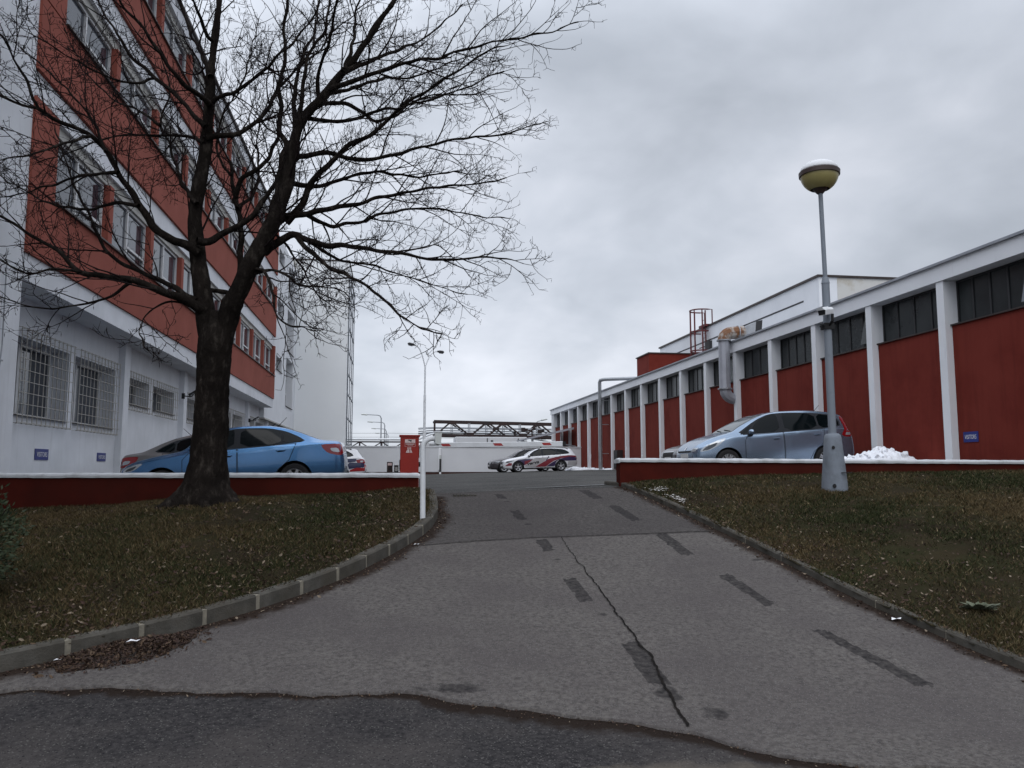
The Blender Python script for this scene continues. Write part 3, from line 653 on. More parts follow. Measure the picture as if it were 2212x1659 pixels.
# stair bay between the red floors and the tower
sh = [(52.1, 55.5, 5.6, 8.7), (52.1, 55.5, 9.15, 11.8), (52.1, 55.5, 12.2, 14.5), (47.7, 50.1, 7.4, 8.2), (47.7, 50.1, 10.7, 11.6), (47.7, 50.1, 13.8, 14.6)]
mb = MB(); wall_x(mb, XU, Y1 + 0.041, 57.0, 4.35, 15.3, sh, -0.5)
mb.add([(XU, Y1 + .041, 4.35), (XG - .1, Y1 + .041, 4.35), (XG - .1, 57, 4.35), (XU, 57, 4.35)], [(0, 1, 2, 3)])
mb.add([(XU, Y1 + .041, 4.35), (XU, Y1 + .041, 15.3), (XG - 1.5, Y1 + .041, 15.3), (XG - 1.5, Y1 + .041, 4.35)], [(0, 1, 2, 3)])
mb.build('stair_bay_wall', white_clean, off)
for (a, b, c, d) in sh:
    n_ = 2 if d - c > 2 else 0
    window_unit(off, XU - 0.38, a, b, c + 0.02, d, [(a + b) / 2], glass_blue, frame_white, fw=0.09, rail=[(a, b, c + (d - c) * t) for t in ((0.33, 0.66) if n_ else ())])
    boxed('stair_sill', (XU + 0.07, a + 0.003, c + 0.0), (XU - 0.36, b - 0.003, c + 0.018), dark_sill, off)
boxed('string_ledge', (XU + 0.05, Y1 + 0.1, 4.27), (XG, 57.0, 4.345), beige_trim, off)
# lift and stair tower
tw = MB().box((-7.4, 57.0, 0.6), (-3.25, 64.6, 16.3)).build('stair_tower', tower_wall, off)
boxed('tower_flashing', (-7.45, 56.94, 16.3), (-3.19, 64.66, 16.38), dark_sill, off)
m = MB(); m.box((-3.25 + 0.002, 57.35, 1.0), (-3.19, 64.3, 15.4)); gs = m.build('glass_strip', glass_tower, off)
m = MB()
for z in (1.0, 3.4, 5.2, 6.9, 8.3, 9.9, 11.6, 13.2, 14.6, 15.4): m.box((-3.188, 57.3, z - 0.05), (-3.15, 64.35, z + 0.05))
for y in (57.33, 59.6, 62.0, 64.32): m.box((-3.188, y - 0.05, 1.0), (-3.16, y + 0.05, 15.4))
m.build('glazing_bars', steel, gs)
boxed('downpipe', (-7.0, 56.86, 1.2), (-6.9, 56.98, 16.2), beige_trim, off)
# things fixed to its wall
def floodlight(x, y, z, label):
    t = thing('floodlight', (x, y, z), label, 'floodlight', 'floodlights on the white ground-floor wall')
    m = MB(); m.box((x, y - 0.04, z - 0.09), (x + 0.09, y + 0.04, z + 0.09)); m.tube([(x + 0.09, y, z), (x + 0.30, y, z - 0.02), (x + 0.36, y, z + 0.05)], 0.018, 6); m.build('bracket', black_metal, t)
    h = MB()
    h.hexa([(x + 0.24, y - 0.10, z + 0.0), (x + 0.48, y - 0.11, z + 0.15), (x + 0.48, y + 0.11, z + 0.15), (x + 0.24, y + 0.10, z)],
           [(x + 0.21, y - 0.08, z + 0.05), (x + 0.45, y - 0.10, z + 0.20), (x + 0.45, y + 0.10, z + 0.20), (x + 0.21, y + 0.08, z + 0.05)]); hd = h.build('lamp_head', black_metal, t)
    MB().add([(x + .265, y - .08, z + .008), (x + .46, y - .09, z + .130), (x + .46, y + .09, z + .130), (x + .265, y + .08, z + .008)], [(0, 1, 2, 3)]).build('lens', lamp_clear, hd)
for y, lb in ((27.5, 'black floodlight on the pilaster left of the tree trunk'), (39.9, 'black floodlight on the wall just right of the tree trunk'),
              (45.9, 'black floodlight above the roof of the blue hatchback'), (51.4, 'farthest black floodlight on the white ground-floor wall, next to the tower')):
    floodlight(XG + 0.16 if y < 52 else XG, y, 3.95 if y > 30 else 4.0, lb)
t = thing('security_camera', (XG + 0.1, 15.3, 4.6), 'small dark camera hanging under the soffit above the first barred window', 'security camera')
MB().box((XG + 0.0, 15.25, 4.70), (XG + 0.22, 15.35, 4.85)).build('bracket', black_metal, t); MB().tube([(XG + 0.05, 15.3, 4.64), (XG + 0.38, 15.2, 4.56)], 0.06, 10).build('housing', black_metal, t)
m = MB(); m.tube([(XO + 0.035, 13.9, 5.0), (XO + 0.035, 13.93, 3.6), (XO + 0.035, 13.85, 3.0), (XO + 0.035, 13.55, 2.5)], 0.012, 6); m.tube([(XO + .06, 13.55, 2.5), (XO + .06, 13.5, 0.9)], 0.035, 8)
for z in (3.35, 2.2, 1.4): m.box((XO, 13.6 + (0.2 if z > 3 else -.1), z - 0.012), (XO + 0.07, 13.72 + (.2 if z > 3 else -.1), z + 0.012))
tag(m.build('lightning_conductor', steel), 'grey lightning conductor rod running down the white end wall', 'lightning conductor')
def plate_sign(name, X, y0, y1, z0, z1, face, body, label, tilt_pts=None, size=None):
    """A flat plate on a wall in an x-plane; face = +1 looks to +x, -1 looks to -x."""
    t = thing(name, (X, (y0 + y1) / 2, (z0 + z1) / 2), label, 'sign', 'blue visitor parking signs')
    MB().box((X, y0, z0), (X + face * 0.012, y1, z1)).build('plate', blue_sign, t)
    vs, fs = text_mesh(body, 1.0); xs = [v[0] for v in vs]; ys = [v[1] for v in vs]
    wd = (y1 - y0) * 0.78; s = wd / (max(xs) - min(xs)); s2 = min(s * 1.5, (z1 - z0) * 0.42 / (max(ys) - min(ys)))
    cx, cy = (max(xs) + min(xs)) / 2, (max(ys) + min(ys)) / 2
    MB().add([(X + face * 0.016, (y0 + y1) / 2 + face * (v[0] - cx) * s, (z0 + z1) / 2 + (v[1] - cy) * s2) for v in vs], fs).build('lettering', white_mark, t)
plate_sign('parking_sign', XG + 0.002, 17.17, 17.80, 1.80, 2.02, 1, 'VISITORS', 'left blue VISITORS plate on the white wall under the barred windows')
plate_sign('parking_sign', XG + 0.002, 20.58, 21.16, 1.81, 2.01, 1, 'VISITORS', 'blue VISITORS plate on the white wall beside the first pilaster, nearer the silver car')

# ------------------------------------------------------------------ right: factory hall
hall = thing('factory_hall', (18.0, 37.0, 1.4), 'long low brick-red hall with white pillars and a dark window strip', 'building')
XW, XF = 13.23, 13.05
ZS, ZT, ZF, ZR = 5.03, 6.14, 6.14, 6.53
PY = [17.58 - 3.0 * k for k in range(3, 0, -1)] + [17.58 + 2.985 * k for k in range(17)]
HY0, HY1 = 8.2, 66.0
mb = MB()
mb.add([(XW, HY0, 0.9), (XW, HY1, 0.9), (XW, HY1, ZS), (XW, HY0, ZS)], [(0, 1, 2, 3)])
mb.add([(XW, HY1, 0.9), (XW + 20, HY1, 0.9), (XW + 20, HY1, ZF), (XW, HY1, ZF)], [(0, 1, 2, 3)]); mb.add([(XW, HY0, 0.9), (XW, HY0, ZF), (XW + 20, HY0, ZF), (XW + 20, HY0, 0.9)], [(0, 1, 2, 3)])
mb.build('wall', red_wall, hall)
boxed('interior_back', (XW + 0.35, HY0 + 0.1, ZS - 0.2), (XW + 0.40, HY1 - 0.1, ZF), frame_dark, hall)
boxed('sill', (XW - 0.05, HY0 + 0.01, ZS + 0.001), (XW + 0.33, HY1 - 0.02, ZS + 0.035), dark_sill, hall)
boxed('fascia', (XF - 0.03, HY0 - 0.1, ZF + 0.001), (XW + 20, HY1 + 0.12, ZR), white_clean, hall)
boxed('roof_flashing', (XF - 0.10, HY0 - 0.15, ZR + 0.001), (XW + 20.05, HY1 + 0.18, ZR + 0.06), roof_edge, hall)
for y in PY + [HY1 - 0.13]: boxed('pillar', (XF, y - 0.26, 0.9), (XW + 0.30, y, ZF), white_clean, hall)
ends = [HY0] + PY + [HY1 - 0.13]
for k in range(len(ends) - 1):
    a, b = ends[k] + 0.0, ends[k + 1] - 0.26
    if b - a < 0.6: continue
    r2 = random.Random(k); n_ = 4 if k % 3 else 5; X = XW + 0.16
    bars = [a + (b - a) * i / n_ for i in range(1, n_)]
    f = window_unit(hall, X + 0.07, a + 0.01, b - 0.01, ZS + 0.036, ZF - 0.01, bars, glass_dark, frame_dark, fw=0.045)
    if k in (3, 5, 8):      # a tilted vent leaf at the near end of the bay
        p, q = a + 0.05, a + 0.52
        MB().hexa([(X - 0.20, p, ZS + 0.12), (X - 0.20, q, ZS + 0.12), (X - 0.17, q, ZS + 0.12), (X - 0.17, p, ZS + 0.12)], [(X, p, ZF - 0.06), (X, q, ZF - 0.06), (X + 0.03, q, ZF - 0.06), (X + 0.03, p, ZF - 0.06)]).build('vent_leaf', glass_blue if k == 3 else glass_dark, f)
# penthouse and plant room on the roof
px = 19.2
boxed('penthouse', (px, 33.78, ZR), (px + 12, 56.0, 10.40), white_clean, hall)
boxed('penthouse_flashing', (px - 0.09, 33.69, 10.401), (px + 12.1, 56.1, 10.50), dark_sill, hall)
boxed('penthouse_groove', (px - 0.012, 35.2, 9.52), (px + 0.1, 55.8, 9.60), frame_dark, hall)
stained = mat('stained_render', (0.58, 0.57, 0.54), 0.9, col2=(0.36, 0.30, 0.20), nscale=1.1, lo=0.5, hi=0.75, spec=0.1)
boxed('penthouse_end', (px + 0.9, 33.765, 8.0), (px + 11.5, 33.79, 10.38), stained, hall)
boxed('penthouse_patch', (px + 0.35, 33.75, 8.7), (px + 1.0, 33.78, 9.0), red_wall, hall)
boxed('plant_room', (16.0, 48.82, ZR), (19.2 - 0.003, 51.4, 8.95), red_wall, hall)
boxed('plant_room_flashing', (15.93, 48.75, 8.951), (19.2 - 0.004, 51.47, 9.02), dark_sill, hall)
vt = MB().box((19.0, 46.35, 8.92), (19.22, 47.0, 9.46)).build('wall_vent', frame_dark, hall)
MB().tube([(19.05, 47.0, 9.2), (19.05, 48.0, 9.22)], 0.03, 6).build('vent_pipe', dark_rust, vt)
# caged roof ladder
lad = thing('roof_ladder', (19.0, 48.2, 6.75), 'dark red caged ladder climbing to the white penthouse roof', 'ladder')
lred = mat('ladder_red', (0.10, 0.011, 0.012), 0.5)
m = MB()
for y in (46.95, 47.45):
    m.tube([(19.05, y, 6.76), (19.05, y, 11.45)], 0.045, 6)
for k in range(15): m.tube([(19.05, 46.95, 6.95 + k * 0.28), (19.05, 47.45, 6.95 + k * 0.28)], 0.016, 5)
m.build('rungs', lred, lad)
m = MB()
ccx, ccy, cr_ = 18.75, 47.2, 0.62
for z in (8.9, 10.1, 11.45):
    pts = [(19.08, ccy - cr_, z)] + [(ccx + 0.05 - cr_ * math.sin(R(a)), ccy - cr_ * math.cos(R(a)), z) for a in range(0, 181, 15)] + [(19.08, ccy + cr_, z)]
    m.tube(pts, 0.045, 5)
for a in (10, 55, 90, 125, 170):
    x, y = ccx + 0.05 - cr_ * math.sin(R(a)), ccy - cr_ * math.cos(R(a)); m.tube([(x, y, 8.3), (x, y, 11.45)], 0.04, 5)
for y in (46.6, 47.8): m.tube([(19.1, y, 11.45), (19.35, y, 11.45), (19.35, y, 10.5)], 0.04, 5)
m.box((18.9, 46.7, 10.42), (19.6, 47.7, 10.56))
m.build('cage', lred, lad)
# big extract duct coming over the roof edge
dt = thing('extract_duct', (12.72, 29.55, 4.2), 'large grey ventilation duct with a rusty bend over the roof edge of the red hall', 'duct')
DX, DY, DR = 12.72, 29.55, 0.215
MB().tube([(DX, DY, 4.72), (DX, DY, 6.62)], DR, 10).build('shaft', zinc, dt, smooth=20)
m = MB(); pts = [(DX + 0.30 * (1 - math.cos(R(a))), DY, 6.62 + 0.30 * math.sin(R(a))) for a in range(0, 91, 18)] + [(13.55, DY, 6.98)]
m.tube(pts, [DR + 0.03] * len(pts), 10); m.build('bend', rust, dt, smooth=20)
for z in (4.72, 6.62): MB().lathe((DX, DY, z), [(DR + 0.06, -0.025), (DR + 0.06, 0.025)], 16).build('flange', steel, dt)
MB().lathe((13.3, DY, 6.95), [(DR + 0.06, -0.02), (DR + 0.06, 0.02)], 16, axis='x').build('flange', steel, dt)
m = MB(); pts = [(DX + 0.36 * (1 - math.cos(R(a))), DY, 4.70 - 0.36 * math.sin(R(a))) for a in range(0, 91, 18)] + [(13.24, DY, 4.34)]
m.tube(pts, DR, 10); m.build('lower_bend', zinc, dt, smooth=20)
m = MB(); m.hexa([(13.50, DY - 0.20, 6.76), (13.50, DY + 0.20, 6.76), (13.50, DY + 0.20, 7.14), (13.50, DY - 0.20, 7.14)], [(13.90, DY - 0.28, 6.92), (13.90, DY + 0.28, 6.92), (13.95, DY + 0.28, 7.36), (13.95, DY - 0.28, 7.36)])
co = m.build('cowl', steel, dt)
MB().hexa([(13.901, DY - 0.28, 6.92), (13.901, DY + 0.28, 6.92), (13.951, DY + 0.28, 7.36), (13.951, DY - 0.28, 7.36)], [(14.16, DY - 0.31, 6.98), (14.16, DY + 0.31, 6.98), (14.20, DY + 0.31, 7.42), (14.20, DY - 0.31, 7.42)]).build('mouth', frame_dark, co)
# steel flue pipe, angled over the roof
m = MB(); m.tube([(12.7, 48.6, 1.62), (12.7, 48.6, 7.02), (12.72, 48.52, 7.14), (12.9, 48.3, 7.18), (14.7, 47.1, 7.15)], 0.11, 14)
fp = thing('flue_pipe', (12.7, 48.6, 1.6), 'tall shiny steel pipe standing before the red hall and bending over its roof', 'pipe')
m.build('pipe', steel, fp, smooth=40)
for z in (2.6, 4.4, 5.9): m = MB(); m.lathe((12.7, 48.6, z), [(0.125, -0.03), (0.125, 0.03)], 14); m.box((12.80, 48.55, z - 0.02), (13.23, 48.65, z + 0.02)); m.build('clamp', steel, fp)
# entrance canopy at the far end
cp = thing('entrance_canopy', (12.2, 57.0, 3.9), 'grey sloping canopy over the far door of the red hall', 'canopy')
MB().hexa([(9.6, 57.5, 3.78), (9.6, 62.5, 3.78), (13.05, 62.5, 4.55), (13.05, 57.5, 4.55)], [(9.6, 57.5, 3.9), (9.6, 62.5, 3.9), (13.05, 62.5, 4.70), (13.05, 57.5, 4.70)]).build('roof_sheet', zinc, cp)
for y in (57.6, 62.4): MB().tube([(9.9, y, 3.85), (13.2, y, 3.3)], 0.05, 6).build('strut', steel, cp)
plate_sign('parking_sign', XW - 0.002, 16.66, 17.14, 2.24, 2.48, -1, 'VISITORS', 'blue VISITORS plate on the red hall wall right of the snow heap')
for y, lb in ((40.6, 'small blue plate on the red wall just left of the light blue people carrier'), (44.1, 'small blue plate on the red wall, second one beyond the light blue people carrier')):
    plate_sign('parking_sign', XW - 0.002, y - 0.3, y + 0.3, 1.86, 2.12, -1, 'VISITORS', lb)
for y, lb in ((53.2, 'white notice plate on the red wall beyond the steel flue pipe, left of the pair'), (50.6, 'white notice plate on the red wall between the steel flue pipe and the parked wagon')):
    tag(MB().box((XW - 0.02, y - 0.12, 2.35), (XW, y + 0.12, 2.65)).build('notice_plate', white_mark), lb, 'sign', 'white notice plates on the red wall')
bx = thing('wall_cabinet', (12.95, 45.9, 2.1), 'dark brown meter cabinet on the foot of the red hall wall', 'cabinet')
MB().box((12.9, 45.5, 1.65), (13.228, 46.3, 2.75)).build('case', dark_rust, bx); MB().box((12.88, 45.55, 1.75), (12.899, 46.25, 2.7)).build('door', frame_dark, bx)
# ------------------------------------------------------------------ parapets, fence, gate
def parapet(name, x0, x1, yf, z0, ztop_l, ztop_r, label, chamfer_end=None):
    t = thing(name, ((x0 + x1) / 2, yf + 0.12, z0), label, 'low wall', 'low brick-red walls with white copings')
    MB().hexa([(x0, yf, z0), (x1, yf, z0), (x1, yf + 0.24, z0), (x0, yf + 0.24, z0)], [(x0, yf, ztop_l - 0.066), (x1, yf, ztop_r - 0.066), (x1, yf + 0.24, ztop_r - 0.066), (x0, yf + 0.24, ztop_l - 0.066)]).build('wall', parapet_red, t)
    n = 260; vs = []; fs = []
    prof = [(-0.035, -0.065), (-0.042, -0.03), (-0.03, -0.004), (0.12, 0.006), (0.27, -0.004), (0.28, -0.03), (0.275, -0.065)]
    for i in range(n + 1):
        x = x0 - 0.03 + (x1 - x0 + 0.06) * i / n; zt = ztop_l + (ztop_r - ztop_l) * i / n
        for dy, dz in prof: vs.append((x, yf + dy, zt + dz + 0.006 * noise.noise((x * 2.3, dy * 9, 1)) + 0.006 * noise.noise((x * 9, dy * 20, 4)) - (0.02 if i in (0, n) else 0)))
    k = len(prof)
    for i in range(n):
        for j in range(k): fs.append((i * k + j, i * k + (j + 1) % k, (i + 1) * k + (j + 1) % k, (i + 1) * k + j))
    fs += [tuple(range(k - 1, -1, -1)), tuple(range(n * k, n * k + k))]
    MB().add(vs, fs).build('coping', cap_white, t)
parapet('low_wall', -9.5, 0.41, 13.0, 0.70, 1.553, 1.545, 'low dark red wall with a white coping behind the bare tree, in front of the blue hatchback')
parapet('low_wall', 3.87, 14.5, 13.5, 1.0, 1.80, 1.765, 'low dark red wall with a white coping behind the grey lamp post, in front of the light blue people carrier')

fw = thing('boundary_wall', (5.0, 56.1, 1.3), 'long white panel wall with a brown plinth closing off the car park', 'wall')
FX = [(-3.19, 0.30), (0.36, 3.16), (3.34, 10.25), (10.42, 13.22)]
for (a, b) in FX:
    zb = 1.46
    MB().box((a, 56.0, zb), (b, 56.16, 3.15)).build('panel', panel_white, fw)
    MB().box((a - 0.02, 55.96, 3.151), (b + 0.02, 56.2, 3.235)).build('coping', cap_white, fw)
MB().box((-3.19, 56.02, 0.9), (13.22, 56.14, 1.458)).build('plinth', plinth_brown, fw)
for x in (0.33, 10.335): MB().box((x - 0.06, 55.98, 1.2), (x + 0.06, 56.18, 3.15)).build('post', dark_rust if x > 5 else panel_white, fw)
gp = thing('striped_post', (3.25, 55.9, 1.2), 'slim black and white banded post at the joint of the white panel wall', 'post')
for i, (z0, z1, mm) in enumerate(((1.15, 1.45, white_mark), (1.451, 2.35, frame_dark), (2.351, 2.6, grey_box), (2.601, 3.1, white_mark))):
    MB().box((3.18, 55.82, z0), (3.32, 55.95, z1)).build('band', mm, gp)

# barrier
bg_ = thing('barrier_cabinet', (0.30, 14.7, 1.23), 'bright red barrier cabinet with camera and road signs on its front', 'barrier cabinet')
m = MB(); m.box((0.135, 14.6, 1.22), (0.465, 14.9, 2.195)); m.build('case', red_paint, bg_, bevel=0.006)
MB().box((0.115, 14.58, 2.196), (0.485, 14.92, 2.225)).build('lid', red_paint, bg_)
m = MB(); m.lathe((0.468, 14.72, 1.70), [(0.045, 0), (0.045, 0.03), (0.03, 0.04)], 16, axis='x'); m.box((0.462, 14.66, 1.82), (0.478, 14.84, 2.02)); m.box((0.122, 14.66, 1.58), (0.138, 14.8, 1.78)); m.build('hinge', arch_black, bg_)
yb = 14.597
def flat(parent, name, pts, m, dy=0.0):
    return MB().add([(x, yb - dy, z) for x, z in pts], [tuple(range(len(pts)))]).build(name, m, parent)
def rect(a, b, c, d): return [(a, c), (b, c), (b, d), (a, d)]
sg = flat(bg_, 'camera_sign', rect(0.215, 0.40, 2.085, 2.145), pink_mark, 0.001)
flat(sg, 'camera_pictogram', [(0.27, 2.128), (0.275, 2.138), (0.32, 2.132), (0.335, 2.138), (0.335, 2.118), (0.325, 2.115), (0.325, 2.104), (0.338, 2.100), (0.338, 2.096), (0.315, 2.096), (0.312, 2.112), (0.288, 2.120)], frame_dark, 0.003)
m = MB()
for a, b, c, d in ((0.215, 0.40, 2.078, 2.081), (0.215, 0.40, 2.015, 2.018), (0.215, 0.218, 2.018, 2.078), (0.397, 0.40, 2.018, 2.078), (0.232, 0.385, 2.055, 2.066)):
    m.add([(x, yb - 0.002, z) for x, z in rect(a, b, c, d)], [(0, 1, 2, 3)])
x = 0.26
for wd in (0.007, 0.004, 0.012, 0.006, 0.009, 0.004, 0.011, 0.008, 0.006, 0.01): m.add([(q, yb - 0.002, z) for q, z in rect(x, x + wd, 2.037, 2.045)], [(0, 1, 2, 3)]); x += wd + 0.002
m.build('notice_lines', pink_mark, bg_)
m = MB()
for pts in ([(0.262, 2.005), (0.322, 2.005), (0.326, 1.995), (0.326, 1.972), (0.258, 1.972), (0.258, 1.995)],):
    m.add([(px_, yb - 0.001, pz) for px_, pz in pts], [tuple(range(len(pts)))])
m.build('car_pictogram', pink_mark, bg_)
flat(bg_, 'car_window', [(0.268, 1.998), (0.316, 1.998), (0.320, 1.985), (0.264, 1.985)], red_paint, 0.003)
m = MB()
for pts in ([(0.232, 1.905), (0.252, 1.905), (0.272, 1.965), (0.262, 1.965)], [(0.256, 1.905), (0.292, 1.905), (0.294, 1.965), (0.276, 1.965)], [(0.300, 1.905), (0.322, 1.905), (0.316, 1.93), (0.310, 1.965), (0.298, 1.965)][:4], [(0.328, 1.905), (0.350, 1.905), (0.324, 1.965), (0.312, 1.965)]):
    m.add([(px_, yb - 0.001, pz) for px_, pz in pts], [tuple(range(len(pts)))])
m.build('road_pictogram', pink_mark, bg_)
bm_ = thing('barrier_boom', (0.5, 14.78, 2.04), 'white barrier boom with red chevrons lying across the driveway', 'barrier boom')
MB().hexa([(0.49, 14.74, 1.995), (3.14, 14.74, 2.035), (3.14, 14.80, 2.035), (0.49, 14.80, 1.995)], [(0.49, 14.74, 2.09), (3.14, 14.74, 2.13), (3.14, 14.80, 2.13), (0.49, 14.80, 2.09)]).build('arm', white_paint, bm_, bevel=0.008)
for xx in (0.86, 1.82, 2.73):
    z = 2.005 + (xx - 0.49) * 0.0151
    MB().add([(xx, 14.737, z + 0.062), (xx + 0.155, 14.737, z + 0.064), (xx + 0.195, 14.737, z + 0.018), (xx + 0.04, 14.737, z + 0.016)], [(0, 1, 2, 3)]).build('chevron', red_mark, bm_)
MB().box((3.13, 14.735, 2.045), (3.19, 14.805, 2.125)).build('end_cap', arch_black, bm_)
MB().box((0.66, 14.735, 2.046), (0.83, 14.7385, 2.058)).build('slot', arch_black, bm_)

# white bent reader post on the lawn
zb = 1.03
rp = thing('reader_post', (0.40, 10.8, zb), 'white bent pipe post with a small grey box, standing before the red barrier cabinet', 'post')
m = MB(); pts = [(0.405, 10.8, zb - 0.1), (0.398, 10.8, 1.90)] + [(0.398 + 0.115 * (1 - math.cos(R(a))), 10.8, 1.90 + 0.115 * math.sin(R(a))) for a in range(15, 91, 15)] + [(0.60, 10.8, 2.022)]
m.tube(pts, 0.036, 16); m.build('pipe', white_paint, rp, smooth=50)
bx = MB().hexa([(0.555, 10.72, 1.945), (0.63, 10.72, 1.93), (0.63, 10.86, 1.93), (0.555, 10.86, 1.945)], [(0.548, 10.72, 2.095), (0.645, 10.72, 2.095), (0.645, 10.86, 2.095), (0.548, 10.86, 2.095)]).build('reader_box', grey_box, rp, bevel=0.005)
MB().box((0.543, 10.714, 2.096), (0.65, 10.866, 2.112)).build('lid', white_paint, bx)
# intercom pedestals behind the low wall
ic = thing('intercom_post', (-0.045, 15.05, 1.2), 'short dark brown intercom post showing above the low wall left of the red cabinet', 'intercom post')
MB().box((-0.10, 15.0, 1.2), (0.005, 15.1, 1.745)).build('case', dark_rust, ic, bevel=0.008); MB().box((-0.085, 14.995, 1.68), (-0.01, 14.999, 1.725)).build('label_plate', pink_mark, ic)
MB().box((-0.07, 14.994, 1.6), (-0.03, 14.999, 1.65)).build('speaker', arch_black, ic)
ic = thing('meter_box', (0.07, 15.05, 1.2), 'small grey box on legs beside the red barrier cabinet', 'box')
m = MB(); m.box((0.035, 15.0, 1.585), (0.105, 15.1, 1.675)); m.build('case', grey_box, ic, bevel=0.006)
m = MB(); m.box((0.03, 14.99, 1.57), (0.045, 15.11, 1.68)); m.box((0.095, 14.99, 1.57), (0.11, 15.11, 1.68)); m.box((0.03, 14.99, 1.66), (0.11, 15.11, 1.685)); m.box((0.035, 15.03, 1.2), (0.105, 15.07, 1.58)); m.build('frame', arch_black, ic)

# ------------------------------------------------------------------ lamp post with camera
lx, ly, lz = 6.95, 12.0, 1.29
lp = thing('lamp_post', (lx, ly, lz), 'grey lamp post with a round yellowed lamp on a concrete foot, on the right lawn', 'lamp post')
base = MB(); k = 16; rings = [(0.205, lz - 0.25), (0.20, lz + 0.02), (0.195, lz + 0.10), (0.150, lz + 0.62), (0.135, lz + 0.80), (0.122, lz + 0.86), (0.095, lz + 0.885)]
vs = []
for r, z in rings:
    for j in range(k):
        a = 2 * math.pi * (j + 0.5) / k
        ca, sa = math.cos(a), math.sin(a); q = 1.0 / max(abs(ca), abs(sa)); q = 1 + (q - 1) * 0.35      # square-ish with rounded corners
        vs.append((lx + r * ca * q * 0.93, ly + r * sa * q * 0.93, z + 0.004 * noise.noise((a * 3, z * 9, 0))))
fs = [(i * k + j, i * k + (j + 1) % k, (i + 1) * k + (j + 1) % k, (i + 1) * k + j) for i in range(len(rings) - 1) for j in range(k)] + [tuple(range((len(rings) - 1) * k, len(rings) * k))]
bo = base.add(vs, fs).build('foot', grey_conc, lp, smooth=35)
m = MB()
for (x, z, r) in ((lx - 0.075, lz + 0.66, 0.028), (lx - 0.11, lz + 0.06, 0.034)): m.lathe((x, ly - (0.138 if z > lz + .5 else 0.185), z), [(r, 0), (r * 0.6, 0.006)], 14, axis='y')
m.box((lx + 0.02, ly - 0.196, lz + 0.26), (lx + 0.19, ly - 0.176, lz + 0.272))
m.build('bolt_hole', arch_black, bo)
m = MB(); m.tube([(lx, ly, lz + 0.86), (lx - 0.012, ly, 4.62)], 0.062, 18); m.tube([(lx - 0.012, ly, 4.62), (lx - 0.013, ly, 4.72)], [0.068, 0.046], 18); m.tube([(lx - 0.013, ly, 4.70), (lx - 0.035, ly, 6.22)], 0.036, 16)
for z in (2.85, 3.45): m.lathe((lx - 0.028, ly - 0.062, z), [(0.016, 0), (0.010, 0.01)], 10, axis='y')
m.build('pole', grey_post, lp, smooth=40)
hx, hz = lx - 0.04, 6.46
hdp = MB().lathe((hx, ly, hz), [(0.05, -0.33), (0.115, -0.255), (0.125, -0.24)], 28).build('lamp_neck', lamp_ring, lp, smooth=40)
bowl = [(0.302 * math.cos(R(a)), -0.30 * math.sin(R(a))) for a in range(0, 66, 6)][::-1]
MB().lathe((hx, ly, hz), bowl, 32, caps=False).build('lamp_bowl', lamp_bowl, lp, smooth=True)
MB().lathe((hx, ly, hz), [(0.30, -0.035), (0.322, -0.03), (0.326, 0.035), (0.305, 0.05)], 32).build('lamp_ring', lamp_ring, lp, smooth=40)
MB().lathe((hx, ly, hz), [(0.303 * math.cos(R(a)), 0.05 + 0.18 * math.sin(R(a))) for a in range(0, 91, 6)], 32).build('lamp_dome', lamp_dome, lp, smooth=True)
cm = thing('surveillance_camera', (lx - 0.1, ly - 0.1, 4.0), 'white surveillance camera clamped to the grey lamp post', 'security camera')
d = Vector((-0.80, -0.55, -0.20)).normalized(); sd = d.cross(Vector((0, 0, 1))).normalized(); up = sd.cross(d); c0 = Vector((lx - 0.045, ly - 0.13, 4.14))
def ob(l, s, u): return c0 + d * l + sd * s + up * u
def camprof(l, sc): return [ob(l, a * sc, b * sc) for a, b in ((-0.062, -0.055), (0.062, -0.055), (0.07, 0.025), (0.04, 0.068), (-0.04, 0.068), (-0.07, 0.025))]
m = MB(); m.hexa(camprof(-0.05, 0.85), camprof(0.26, 1.0)); m.build('housing', white_paint, cm, bevel=0.006)
m = MB(); m.hexa([ob(0.10, -0.066, 0.03), ob(0.30, -0.066, 0.03), ob(0.30, 0.066, 0.03), ob(0.10, 0.066, 0.03)][:4], [ob(0.10, -0.04, 0.075), ob(0.31, -0.04, 0.075), ob(0.31, 0.04, 0.075), ob(0.10, 0.04, 0.075)]); m.build('sun_shield', white_paint, cm)
m = MB(); m.hexa(camprof(0.2605, 0.86), camprof(0.263, 0.8)); m.build('lens', black_metal, cm)
m = MB(); m.box((lx - 0.09, ly - 0.075, 3.86), (lx + 0.07, ly + 0.075, 3.96)); m.box((lx - 0.13, ly - 0.03, 3.90), (lx + 0.11, ly + 0.03, 3.93)); m.tube([(lx - 0.01, ly - 0.06, 3.92), (lx - 0.0, ly - 0.14, 3.98), (lx, ly - 0.15, 4.09)], 0.022, 8); m.build('clamp', arch_black, cm)

